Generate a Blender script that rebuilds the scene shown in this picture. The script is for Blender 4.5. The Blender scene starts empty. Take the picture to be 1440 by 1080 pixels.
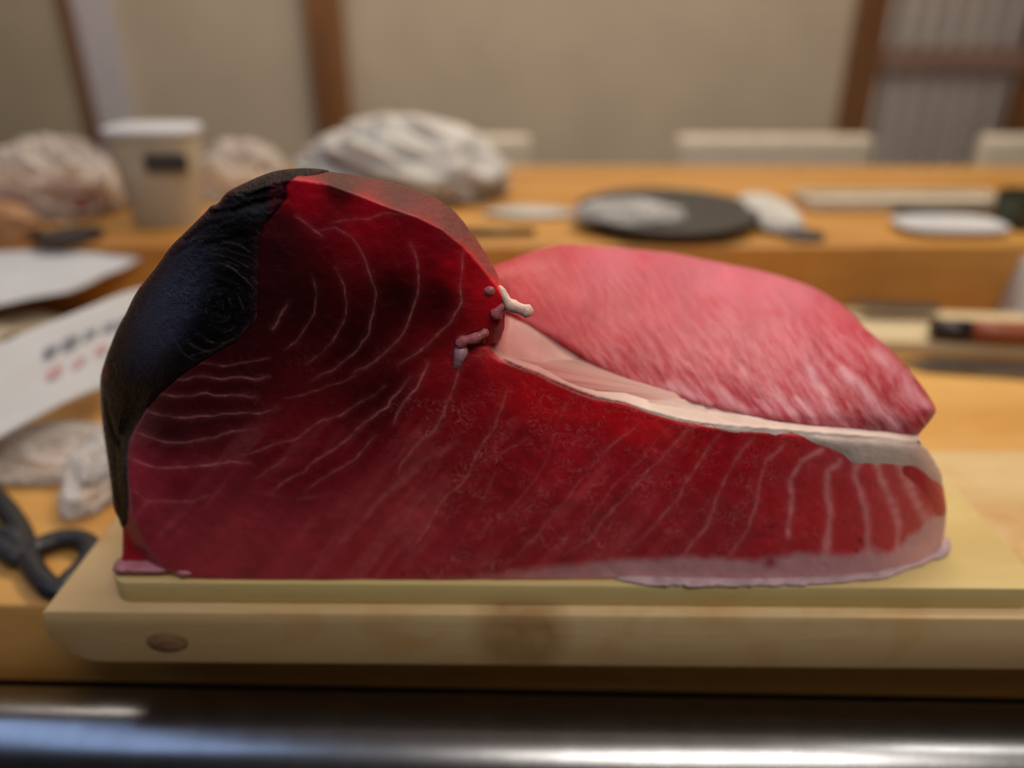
import bpy, bmesh, math, random
import numpy as np
from mathutils import Vector, kdtree

random.seed(7)
SC = bpy.context.scene
COL = SC.collection

# ------------------------------------------------------------------ camera
F, PITCH, ZC = 1100.0, math.radians(26.6), 0.305      # focal length in pixels of a 1440x1080 frame
cam_d = bpy.data.cameras.new('camera')
cam = bpy.data.objects.new('camera', cam_d)
COL.objects.link(cam)
cam.location = (0, 0, ZC)
cam.rotation_euler = (math.pi / 2 - PITCH, 0, 0)
cam_d.sensor_width = 36.0
cam_d.lens = F / 1440 * 36.0
cam_d.clip_start = 0.01
cam_d.dof.use_dof = True
cam_d.dof.focus_distance = 0.322
cam_d.dof.aperture_fstop = 2.6
SC.camera = cam

# ------------------------------------------------------------------ world, lamps, exposure
w = bpy.data.worlds.new('world')
SC.world = w
w.use_nodes = True
w.node_tree.nodes['Background'].inputs[0].default_value = (1.0, 0.90, 0.84, 1)
w.node_tree.nodes['Background'].inputs[1].default_value = 0.05
vs = SC.view_settings
vs.view_transform = 'Standard'
vs.look = 'None'
vs.exposure = 0.0
vs.gamma = 1.0
vs.use_curve_mapping = False


def area(name, loc, target, size, power, colr):
    d = bpy.data.lights.new(name, 'AREA')
    d.shape = 'RECTANGLE'
    d.size, d.size_y = size
    d.energy = power
    d.color = colr
    o = bpy.data.objects.new(name, d)
    COL.objects.link(o)
    o.location = loc
    o.rotation_euler = (Vector(target) - Vector(loc)).to_track_quat('-Z', 'Y').to_euler()
    return o


area('ceiling_lamp_counter', (0.35, 0.95, 1.45), (0.1, 0.6, 0), (1.0, 0.35), 13.0, (1.0, 0.87, 0.70))
area('ceiling_lamp_seats', (0.0, 1.5, 1.5), (0.0, 2.2, 0.2), (2.6, 0.4), 19.0, (1.0, 0.89, 0.77))
area('kitchen_fill', (0.45, -0.50, 1.50), (0.05, 0.35, 0.1), (0.9, 0.5), 11.0, (1.0, 0.93, 0.86))  # soft fill added above and behind the camera for the front faces
area('ceiling_lamp_sink', (0.95, 0.16, 1.45), (0.3, 0.3, 0), (0.16, 0.16), 1.6, (1.0, 0.96, 0.9))
area('daylight_from_left', (-1.05, 0.02, 1.40), (-0.15, 0.35, 0), (1.5, 0.5), 4.2, (0.42, 0.60, 1.0))

# ------------------------------------------------------------------ helpers


def pts_at_Y(px, py, Y):
    cx = (px - 720.0) / F
    cy = (540.0 - py) / F
    dy = math.cos(PITCH) + cy * math.sin(PITCH)
    dz = -math.sin(PITCH) + cy * math.cos(PITCH)
    t = Y / dy
    return np.stack([cx * t, Y + 0 * cx, ZC + dz * t], -1)


def pts_at_Z(px, py, Z):
    cx = (px - 720.0) / F
    cy = (540.0 - py) / F
    dy = math.cos(PITCH) + cy * math.sin(PITCH)
    dz = -math.sin(PITCH) + cy * math.cos(PITCH)
    t = (Z - ZC) / dz
    return np.stack([cx * t, dy * t, Z + 0 * cx], -1)


def aY(px, py, Y):
    return Vector(pts_at_Y(np.array(float(px)), np.array(float(py)), np.array(float(Y))))


def aZ(px, py, Z):
    return Vector(pts_at_Z(np.array(float(px)), np.array(float(py)), np.array(float(Z))))


def hsh(ix, iy, seed):
    n = (ix * 374761393 + iy * 668265263 + seed * 982451653) & 0xffffffff
    n = ((n ^ (n >> 13)) * 1274126177) & 0xffffffff
    return ((n ^ (n >> 16)) & 0xffff) / 65535.0


def vnoise(x, y, seed=0):
    x = np.asarray(x, float)
    y = np.asarray(y, float)
    ix = np.floor(x).astype(np.int64)
    iy = np.floor(y).astype(np.int64)
    fx = x - ix
    fy = y - iy
    fx = fx * fx * (3 - 2 * fx)
    fy = fy * fy * (3 - 2 * fy)
    a = hsh(ix, iy, seed) * (1 - fx) + hsh(ix + 1, iy, seed) * fx
    b = hsh(ix, iy + 1, seed) * (1 - fx) + hsh(ix + 1, iy + 1, seed) * fx
    return a * (1 - fy) + b * fy


def fbm(x, y, seed=0, o=3):
    s = 0
    amp = 0.5
    for k in range(o):
        s = s + amp * vnoise(x * 2 ** k, y * 2 ** k, seed + 17 * k)
        amp *= 0.5
    return s / (1 - 0.5 ** o)


def sm(a, b, x):
    t = np.clip((x - a) / (b - a), 0, 1)
    return t * t * (3 - 2 * t)


def lin(c):
    return tuple(((v / 255) / 12.92 if v / 255 <= 0.04045 else ((v / 255 + 0.055) / 1.055) ** 2.4) for v in c)


def smooth_poly(P, closed=True, step=1.0):
    P = np.array(P, float)
    n = len(P)
    out = []
    m = n if closed else n - 1
    for i in range(m):
        p1, p2 = P[i], P[(i + 1) % n]
        p0 = P[i - 1] if (closed or i > 0) else p1
        p3 = P[(i + 2) % n] if (closed or i + 2 < n) else p2
        k = max(2, int(np.linalg.norm(p2[:2] - p1[:2]) / step))
        t = (np.arange(k) / k)[:, None]
        out.append(0.5 * ((2 * p1) + (-p0 + p2) * t + (2 * p0 - 5 * p1 + 4 * p2 - p3) * t * t + (-p0 + 3 * p1 - 3 * p2 + p3) * t ** 3))
    if not closed:
        out.append(P[-1:])
    return np.concatenate(out, 0)


def inside(poly, X, Y):
    x0, y0 = poly[:, 0], poly[:, 1]
    x1, y1 = np.roll(x0, -1), np.roll(y0, -1)
    res = np.zeros(X.shape, bool)
    for r in range(X.shape[0]):
        y = Y[r, 0]
        hit = (y0 <= y) != (y1 <= y)
        xi = np.sort(x0[hit] + (y - y0[hit]) / (y1[hit] - y0[hit]) * (x1[hit] - x0[hit]))
        res[r] = (np.searchsorted(xi, X[r]) % 2) == 1
    return res


def seg_dist(X, Y, pl):
    """distance from points to a polyline, and the place along it (0..1)"""
    best = np.full(X.shape, 1e9)
    along = np.zeros(X.shape)
    n = len(pl) - 1
    for i in range(n):
        ax, ay = pl[i][:2]
        bx, by = pl[i + 1][:2]
        dx, dy = bx - ax, by - ay
        L = dx * dx + dy * dy + 1e-9
        t = np.clip(((X - ax) * dx + (Y - ay) * dy) / L, 0, 1)
        d = np.hypot(X - ax - t * dx, Y - ay - t * dy)
        m = d < best
        best = np.where(m, d, best)
        along = np.where(m, (i + t) / n, along)
    return best, along


def link(name, me, mat=None, parent=None, smooth=True):
    o = bpy.data.objects.new(name, me)
    COL.objects.link(o)
    if mat:
        me.materials.append(mat)
    if parent:
        o.parent = parent
    if smooth:
        me.polygons.foreach_set('use_smooth', [True] * len(me.polygons))
    return o


def sheet(name, outline, step, place, colour, mat, parent, back=None, ts=(), zmin=None, hard=False):
    """solid skinned over a front surface: outline is (n,3): x, y, edge radius"""
    D = smooth_poly(outline)
    x0, y0 = D[:, 0].min() - step, D[:, 1].min() - step
    nx = int((D[:, 0].max() - x0) / step) + 2
    ny = int((D[:, 1].max() - y0) / step) + 2
    gx = x0 + np.arange(nx + 1) * step
    gy = y0 + np.arange(ny + 1) * step
    CX, CY = np.meshgrid(gx[:-1] + step / 2, gy[:-1] + step / 2)
    cell = inside(D, CX, CY)
    r, c = np.nonzero(cell)
    W = nx + 1
    q = np.stack([r * W + c, (r + 1) * W + c, (r + 1) * W + c + 1, r * W + c + 1], -1)
    used, inv = np.unique(q, return_inverse=True)
    q = inv.reshape(q.shape)
    X = gx[used % W].copy()
    Y = gy[used // W].copy()
    e = np.concatenate([q[:, [0, 1]], q[:, [1, 2]], q[:, [2, 3]], q[:, [3, 0]]])
    N = len(used)
    key = e[:, 0] * N + e[:, 1]
    rkey = e[:, 1] * N + e[:, 0]
    be = e[~np.isin(key, rkey)]
    bv = np.unique(be[:, 0])
    kd = kdtree.KDTree(len(D))
    for i, p in enumerate(D):
        kd.insert((p[0], p[1], 0), i)
    kd.balance()
    dist = np.zeros(N)
    R = np.zeros(N)
    isb = np.zeros(N, bool)
    isb[bv] = True
    for i in range(N):
        co, k, d = kd.find((X[i], Y[i], 0))
        R[i] = D[k, 2]
        if isb[i]:
            X[i], Y[i] = co[0], co[1]
        else:
            dist[i] = d
    P = place(X, Y, dist, R)
    C = colour(X, Y, dist)
    if zmin is not None:
        P[:, 2] = np.maximum(P[:, 2], zmin)
    faces = [tuple(f) for f in q.tolist()]
    verts = [P]
    uvx, uvy = [X], [Y]
    cols = [C]
    base = N
    idx = {int(v): k for k, v in enumerate(bv)}
    if back is not None:
        prev = {int(v): int(v) for v in bv}
        for t in ts:
            B = back(P[bv], t)
            if zmin is not None:
                B[:, 2] = np.maximum(B[:, 2], zmin)
            verts.append(B)
            cols.append(C[bv])
            uvx.append(X[bv])
            uvy.append(Y[bv] - 60 * t)
            cur = {int(v): base + idx[int(v)] for v in bv}
            for a, b in be.tolist():
                faces.append((prev[b], prev[a], cur[a], cur[b]))
            prev = cur
            base += len(bv)
        ctr = verts[-1].mean(0, keepdims=True)
        verts.append(ctr)
        cols.append(C[bv].mean(0, keepdims=True))
        uvx.append(X[bv][:1])
        uvy.append(Y[bv][:1])
        for a, b in be.tolist():
            faces.append((prev[b], prev[a], base))
    V = np.concatenate(verts)
    me = bpy.data.meshes.new(name)
    me.from_pydata(V.tolist(), [], faces)
    if hard:      # crisp border, so the thin sheet is not shaded dark along its edge
        ev = np.zeros(len(me.edges) * 2, np.int32)
        me.edges.foreach_get('vertices', ev)
        bset = isb[np.minimum(ev.reshape(-1, 2), N - 1)].all(1) & (ev.reshape(-1, 2) < N).all(1)
        sa = me.attributes.new('sharp_edge', 'BOOLEAN', 'EDGE')
        sa.data.foreach_set('value', bset)
    CC = np.concatenate(cols)
    at = me.color_attributes.new('Col', 'FLOAT_COLOR', 'POINT')
    at.data.foreach_set('color', CC.astype(np.float32).ravel())
    li = np.zeros(len(me.loops), np.int32)
    me.loops.foreach_get('vertex_index', li)
    UX = np.concatenate(uvx)
    UY = np.concatenate(uvy)
    uv = me.uv_layers.new(name='UVMap')
    uv.data.foreach_set('uv', np.stack([UX[li] / 100, UY[li] / 100], -1).astype(np.float32).ravel())
    return link(name, me, mat, parent)


def empty(name, loc, label, cat, group=None, rz=0):
    o = bpy.data.objects.new(name, None)
    COL.objects.link(o)
    o.location = loc
    o.rotation_euler = (0, 0, rz)
    o.empty_display_size = 0.02
    return tag(o, label, cat, group)


def tag(o, label, cat, group=None):
    o['label'] = label
    o['category'] = cat
    if group:
        o['group'] = group
    return o


def struct(o):
    o['kind'] = 'structure'
    return o


def box_bm(bm, x0, x1, y0, y1, z0, z1):
    vs_ = [bm.verts.new((x, y, z)) for z in (z0, z1) for y in (y0, y1) for x in (x0, x1)]
    for f in ((0, 2, 3, 1), (4, 5, 7, 6), (0, 1, 5, 4), (2, 6, 7, 3), (0, 4, 6, 2), (1, 3, 7, 5)):
        bm.faces.new([vs_[i] for i in f])


def box(name, x0, x1, y0, y1, z0, z1, mat, parent=None, bevel=0.0, seg=3):
    bm = bmesh.new()
    box_bm(bm, x0, x1, y0, y1, z0, z1)
    if bevel:
        bmesh.ops.bevel(bm, geom=bm.edges[:], offset=bevel, segments=seg, profile=0.5, affect='EDGES')
    me = bpy.data.meshes.new(name)
    bm.to_mesh(me)
    bm.free()
    return link(name, me, mat, parent, smooth=False) if not bevel else shade(link(name, me, mat, parent))


def shade(o):
    me = o.data
    bm = bmesh.new()
    bm.from_mesh(me)
    for e in bm.edges:
        if len(e.link_faces) == 2 and e.calc_face_angle(0) > 0.6:
            e.smooth = False
    bm.to_mesh(me)
    bm.free()
    return o


def prism(name, poly, axis, a0, a1, mat, parent=None, bevel=0.0, seg=3):
    """polygon extruded along an axis ('x': poly is (y,z); 'z': poly is (x,y))"""
    bm = bmesh.new()
    if axis == 'x':
        mk = lambda p, a: (a, p[0], p[1])
    elif axis == 'y':
        mk = lambda p, a: (p[0], a, p[1])
    else:
        mk = lambda p, a: (p[0], p[1], a)
    lo = [bm.verts.new(mk(p, a0)) for p in poly]
    hi = [bm.verts.new(mk(p, a1)) for p in poly]
    n = len(poly)
    bm.faces.new(lo[::-1])
    bm.faces.new(hi)
    for i in range(n):
        bm.faces.new((lo[i], lo[(i + 1) % n], hi[(i + 1) % n], hi[i]))
    bmesh.ops.recalc_face_normals(bm, faces=bm.faces[:])
    if bevel:
        es = [e for e in bm.edges if e.calc_face_angle(0) > 0.9]
        bmesh.ops.bevel(bm, geom=es, offset=bevel, segments=seg, profile=0.5, affect='EDGES')
    me = bpy.data.meshes.new(name)
    bm.to_mesh(me)
    bm.free()
    return shade(link(name, me, mat, parent))


def tube(name, path, radii, mat, parent=None, n=12, flat=1.0):
    path = [Vector(p) for p in path]
    bm = bmesh.new()
    rings = []
    up = Vector((0, 0, 1))
    for i, p in enumerate(path):
        d = (path[min(i + 1, len(path) - 1)] - path[max(i - 1, 0)]).normalized()
        s = d.cross(up)
        if s.length < 1e-4:
            s = d.cross(Vector((0, 1, 0)))
        s.normalize()
        u = s.cross(d).normalized()
        rad = radii[i] if isinstance(radii, (list, tuple)) else radii
        rings.append([bm.verts.new(p + s * (rad * math.cos(2 * math.pi * k / n)) + u * (rad * flat * math.sin(2 * math.pi * k / n))) for k in range(n)])
    for a, b in zip(rings[:-1], rings[1:]):
        for k in range(n):
            bm.faces.new((a[k], a[(k + 1) % n], b[(k + 1) % n], b[k]))
    bm.faces.new(rings[0][::-1])
    bm.faces.new(rings[-1])
    bmesh.ops.recalc_face_normals(bm, faces=bm.faces[:])
    me = bpy.data.meshes.new(name)
    bm.to_mesh(me)
    bm.free()
    return link(name, me, mat, parent)


def lathe(name, prof, mat, parent=None, n=48, loc=(0, 0, 0)):
    bm = bmesh.new()
    rings = []
    for r, z in prof:
        if r < 1e-6:
            rings.append([bm.verts.new((0, 0, z))])
        else:
            rings.append([bm.verts.new((r * math.cos(2 * math.pi * k / n), r * math.sin(2 * math.pi * k / n), z)) for k in range(n)])
    for a, b in zip(rings[:-1], rings[1:]):
        for k in range(n):
            k2 = (k + 1) % n
            if len(a) == 1:
                bm.faces.new((a[0], b[k], b[k2]))
            elif len(b) == 1:
                bm.faces.new((a[k], a[k2], b[0]))
            else:
                bm.faces.new((a[k], a[k2], b[k2], b[k]))
    bmesh.ops.recalc_face_normals(bm, faces=bm.faces[:])
    me = bpy.data.meshes.new(name)
    bm.to_mesh(me)
    bm.free()
    o = link(name, me, mat, parent)
    o.location = loc
    return shade(o)


def crumple(name, size, mat, parent=None, seed=1, amp=0.35, nu=96, nv=48, freq=2.2, loc=(0, 0, 0)):
    """crumpled bag: a dome with sharp creases, flat underneath"""
    u = np.linspace(0, 2 * math.pi, nu, endpoint=False)
    v = np.linspace(0.0, math.pi, nv)
    U, V = np.meshgrid(u, v)
    sx, sy, sz = np.sin(V) * np.cos(U), np.sin(V) * np.sin(U), np.cos(V)
    def rid(s):
        a = fbm(sx * freq + 3.1 * sz + s, sy * freq - 2.3 * sz + 7 + s, seed + s, 4)
        return 1 - np.abs(2 * a - 1) * 2
    rr = 1 + amp * (rid(0) - 0.5) + amp * 0.5 * (fbm(sx * 1.2 + 5, sy * 1.2 + sz * 1.4, seed + 5, 2) - 0.5) * 2
    X = sx * rr * size[0]
    Y = sy * rr * size[1]
    Z = np.maximum(sz * rr * size[2] + size[2] * 0.45, 0)
    vv = np.stack([X, Y, Z], -1).reshape(-1, 3)
    fs = []
    for i in range(nv - 1):
        for j in range(nu):
            j2 = (j + 1) % nu
            fs.append((i * nu + j, (i + 1) * nu + j, (i + 1) * nu + j2, i * nu + j2))
    me = bpy.data.meshes.new(name)
    me.from_pydata(vv.tolist(), [], fs)
    bm = bmesh.new()
    bm.from_mesh(me)
    bmesh.ops.remove_doubles(bm, verts=bm.verts[:], dist=1e-6)
    bmesh.ops.dissolve_degenerate(bm, edges=bm.edges[:], dist=1e-7)
    bmesh.ops.recalc_face_normals(bm, faces=bm.faces[:])
    bm.to_mesh(me)
    bm.free()
    o = link(name, me, mat, parent)
    o.location = loc
    return o


# ------------------------------------------------------------------ materials
class NT:
    def __init__(self, name):
        self.m = bpy.data.materials.new(name)
        self.m.use_nodes = True
        self.t = self.m.node_tree
        self.b = self.t.nodes['Principled BSDF']

    def n(self, typ, **kw):
        o = self.t.nodes.new(typ)
        for k, v in kw.items():
            if k in ('operation', 'blend_type', 'data_type', 'noise_dimensions', 'attribute_name', 'layer_name', 'uv_map', 'feature', 'distance', 'wave_type', 'bands_direction', 'clamp', 'noise_type'):
                setattr(o, k, v)
            else:
                i = int(k[1:]) if k[0] == 'i' and k[1:].isdigit() else k.replace('_', ' ')
                self.s(o.inputs[i], v)
        return o

    def s(self, sock, v):
        if hasattr(v, 'is_output') or isinstance(v, bpy.types.NodeSocket):
            self.t.links.new(v, sock)
        elif isinstance(v, (tuple, list)) and len(v) == 3 and sock.type == 'RGBA':
            sock.default_value = (*v, 1)
        else:
            sock.default_value = v

    def p(self, **kw):
        for k, v in kw.items():
            self.s(self.b.inputs[k.replace('_', ' ')], v)

    def math(self, op, a, b=0.0, clamp=False):
        o = self.t.nodes.new('ShaderNodeMath')
        o.operation = op
        o.use_clamp = clamp
        self.s(o.inputs[0], a)
        self.s(o.inputs[1], b)
        return o.outputs[0]

    def mix(self, f, a, b, blend='MIX'):
        o = self.t.nodes.new('ShaderNodeMix')
        o.data_type = 'RGBA'
        o.blend_type = blend
        self.s(o.inputs[0], f)
        self.s(o.inputs[6], a)
        self.s(o.inputs[7], b)
        return o.outputs[2]

    def mapr(self, v, a, b, c=0.0, d=1.0):
        o = self.t.nodes.new('ShaderNodeMapRange')
        self.s(o.inputs[0], v)
        for i, x in enumerate((a, b, c, d)):
            o.inputs[i + 1].default_value = x
        return o.outputs[0]

    def coords(self, kind='Object', scale=(1, 1, 1), rot=(0, 0, 0)):
        tc = self.t.nodes.new('ShaderNodeTexCoord')
        mp = self.t.nodes.new('ShaderNodeMapping')
        mp.inputs['Scale'].default_value = scale
        mp.inputs['Rotation'].default_value = rot
        self.t.links.new(tc.outputs[kind], mp.inputs['Vector'])
        return mp.outputs[0]

    def noise(self, vec, scale, detail=3.0, rough=0.5, dist=0.0):
        o = self.t.nodes.new('ShaderNodeTexNoise')
        self.t.links.new(vec, o.inputs['Vector'])
        o.inputs['Scale'].default_value = scale
        o.inputs['Detail'].default_value = detail
        o.inputs['Roughness'].default_value = rough
        o.inputs['Distortion'].default_value = dist
        return o.outputs[0]

    def bump(self, h, strength, dist):
        o = self.t.nodes.new('ShaderNodeBump')
        o.inputs['Strength'].default_value = strength
        o.inputs['Distance'].default_value = dist
        self.t.links.new(h, o.inputs['Height'])
        self.t.links.new(o.outputs[0], self.b.inputs['Normal'])


def plain(name, col, rough=0.5, metal=0.0, var=0.08, scale=30, bump=0.0, **kw):
    m = NT(name)
    v = m.coords()
    nz = m.noise(v, scale, 4)
    m.p(Base_Color=m.mix(m.mapr(nz, 0.3, 0.7), tuple(c * (1 - var) for c in col), tuple(min(1, c * (1 + var)) for c in col)),
        Roughness=rough, Metallic=metal)
    if bump:
        m.bump(nz, 0.6, bump)
    m.p(**kw)
    return m.m


def wood(name, a, b, rough=0.5, grain=60, along='x', stain=None, stain_amt=0.5, coat=0.0, knots=True, seed=0.0):
    m = NT(name)
    sc = {'x': (1.0, 9.0, 9.0), 'y': (9, 1, 9), 'z': (9, 9, 1)}[along]
    v = m.coords('Object', sc)
    big = m.noise(v, grain / 20, 2, 0.5, 0.6)
    fine = m.noise(v, grain, 4, 0.6)
    f = m.math('ADD', m.math('MULTIPLY', big, 0.75), m.math('MULTIPLY', fine, 0.25))
    c = m.mix(m.mapr(f, 0.36, 0.64), a, b)
    if stain:
        v2 = m.coords('Object', (1, 1, 1), (seed, seed, seed))
        s = m.noise(v2, 19.0, 4, 0.6, 0.4)
        c = m.mix(m.math('MULTIPLY', m.mapr(s, 0.5, 0.72), stain_amt), c, stain)
    m.p(Base_Color=c, Roughness=m.mapr(fine, 0.2, 0.8, rough - 0.08, rough + 0.1))
    if coat:
        m.p(Coat_Weight=coat, Coat_Roughness=0.25)
    m.bump(fine, 0.25, 0.0006)
    return m.m


M = {}
M['wall'] = plain('plaster_beige', (0.50, 0.41, 0.305), 0.85, var=0.06, scale=6)
M['wall_warm'] = plain('paper_tan', (0.42, 0.345, 0.235), 0.85, var=0.06, scale=6)
M['lavender'] = plain('paper_pale_lavender', (0.55, 0.50, 0.52), 0.8, var=0.04)
M['ceiling'] = plain('ceiling_board', (0.30, 0.25, 0.19), 0.8)
M['dark_wall'] = plain('dark_kitchen_wall', (0.06, 0.05, 0.045), 0.6)
M['floor'] = plain('floor_stone', (0.07, 0.06, 0.055), 0.6)
M['post'] = wood('brown_post_wood', (0.14, 0.055, 0.018), (0.26, 0.11, 0.035), 0.5, 40, 'z')
M['lattice'] = wood('grey_lattice_wood', (0.23, 0.185, 0.155), (0.29, 0.235, 0.20), 0.7, 40, 'z')
M['shoji'] = plain('lattice_paper', (0.80, 0.74, 0.70), 0.9)
M['rail_wood'] = wood('reddish_rail_wood', (0.24, 0.14, 0.11), (0.30, 0.18, 0.14), 0.7, 40)
M['counter'] = wood('honey_counter_wood', (0.56, 0.25, 0.045), (0.76, 0.43, 0.13), 0.45, 30, 'x', (0.62, 0.36, 0.12), 0.5)
M['guest'] = wood('amber_counter_wood', (0.44, 0.19, 0.035), (0.62, 0.33, 0.085), 0.42, 30, 'x', (0.40, 0.17, 0.03), 0.5)
M['board_low'] = wood('worn_board_wood', (0.60, 0.39, 0.17), (0.72, 0.52, 0.26), 0.62, 40, 'x', (0.56, 0.29, 0.09), 0.8, seed=1.0)
def stain_spot(mat, x0, z0, sx, sz, colr, amt):
    t = mat.node_tree
    b = t.nodes['Principled BSDF']
    old = b.inputs['Base Color'].links[0].from_socket
    tc = t.nodes.new('ShaderNodeTexCoord')
    mp = t.nodes.new('ShaderNodeMapping')
    mp.inputs['Scale'].default_value = (1 / sx, 0, 1 / sz)
    mp.inputs['Location'].default_value = (-x0 / sx, 0, -z0 / sz)
    t.links.new(tc.outputs['Object'], mp.inputs[0])
    g = t.nodes.new('ShaderNodeTexGradient')
    g.gradient_type = 'SPHERICAL'
    nz = t.nodes.new('ShaderNodeTexNoise')
    nz.inputs['Scale'].default_value = 120
    t.links.new(tc.outputs['Object'], nz.inputs[0])
    add = t.nodes.new('ShaderNodeMath')
    add.operation = 'MULTIPLY'
    t.links.new(mp.outputs[0], g.inputs[0])
    r = t.nodes.new('ShaderNodeMapRange')
    r.inputs[2].default_value = 0.45
    t.links.new(g.outputs[1], r.inputs[0])
    r2 = t.nodes.new('ShaderNodeMapRange')
    r2.inputs[1].default_value = 0.2
    r2.inputs[2].default_value = 0.7
    r2.inputs[3].default_value = amt * 0.6
    r2.inputs[4].default_value = amt
    t.links.new(nz.outputs[0], r2.inputs[0])
    t.links.new(r.outputs[0], add.inputs[0])
    t.links.new(r2.outputs[0], add.inputs[1])
    mx = t.nodes.new('ShaderNodeMix')
    mx.data_type = 'RGBA'
    t.links.new(add.outputs[0], mx.inputs[0])
    t.links.new(old, mx.inputs[6])
    mx.inputs[7].default_value = (*colr, 1)
    t.links.new(mx.outputs[2], b.inputs['Base Color'])


stain_spot(M['board_low'], 0.005, 0.022, 0.028, 0.030, (0.36, 0.19, 0.06), 0.85)
M['board_thin'] = wood('pale_board_wood', (0.62, 0.46, 0.18), (0.74, 0.58, 0.26), 0.55, 26, 'x', (0.62, 0.42, 0.14), 0.45, seed=2.0)
M['cream'] = plain('cream_leather', (0.60, 0.52, 0.40), 0.6)
M['cream_wood'] = wood('cream_wood', (0.60, 0.47, 0.27), (0.70, 0.57, 0.35), 0.55, 30)
M['black_plastic'] = plain('black_plastic', (0.018, 0.018, 0.02), 0.4)
M['black_ceramic'] = plain('black_stoneware', (0.035, 0.033, 0.03), 0.45, scale=80)
M['dark_wood'] = plain('dark_ferrule_horn', (0.022, 0.014, 0.014), 0.35)
M['handle'] = wood('red_brown_handle_wood', (0.24, 0.055, 0.018), (0.34, 0.09, 0.03), 0.4, 60)
M['steel'] = plain('brushed_steel', (0.34, 0.34, 0.345), 0.27, 1.0, var=0.1, scale=60)
M['knife_steel'] = plain('dull_blade_steel', (0.22, 0.21, 0.20), 0.38, 1.0, var=0.25, scale=40)
M['paper'] = plain('white_paper', (0.52, 0.525, 0.54), 0.75, var=0.03)
M['ink'] = plain('grey_ink', (0.24, 0.25, 0.29), 0.7)
M['ink_red'] = plain('faded_red_ink', (0.56, 0.36, 0.36), 0.7)
M['white_cloth'] = plain('white_cloth', (0.52, 0.50, 0.46), 0.9, bump=0.001)
M['bag_white'] = plain('white_plastic_bag', (0.52, 0.50, 0.46), 0.45, var=0.05, Transmission_Weight=0.0, Subsurface_Weight=0.2, Subsurface_Scale=0.02)
M['tan_wrap'] = plain('tan_wrapping_paper', (0.40, 0.33, 0.23), 0.7, var=0.12)
M['green'] = plain('dark_green_glass', (0.035, 0.045, 0.022), 0.3)
M['red_content'] = plain('reddish_packed_food', (0.30, 0.10, 0.06), 0.5, var=0.3, scale=12)
M['brown_pack'] = plain('brown_packet', (0.36, 0.17, 0.07), 0.5, var=0.25, scale=14)
M['white_dish'] = plain('white_porcelain', (0.62, 0.62, 0.63), 0.25)
M['label_black'] = plain('black_label_print', (0.05, 0.045, 0.045), 0.6)
M['tub'] = plain('milky_plastic_tub', (0.50, 0.46, 0.36), 0.4, Subsurface_Weight=0.2, Subsurface_Scale=0.02)
M['shoe'] = plain('dark_tip', (0.06, 0.045, 0.05), 0.5)


def film(name, tint, alpha=0.45):
    m = NT(name)
    v = m.coords()
    nz = m.noise(v, 24, 4, 0.6, 1.5)
    m.p(Base_Color=tint, Roughness=0.18, Alpha=m.mapr(nz, 0.3, 0.7, alpha * 0.55, min(1, alpha * 1.5)))
    m.bump(nz, 0.9, 0.004)
    return m.m


M['film'] = film('clear_plastic_film', (0.80, 0.78, 0.76), 0.32)
M['film_pink'] = film('clear_plastic_bag_film', (0.70, 0.60, 0.52), 0.48)


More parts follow.
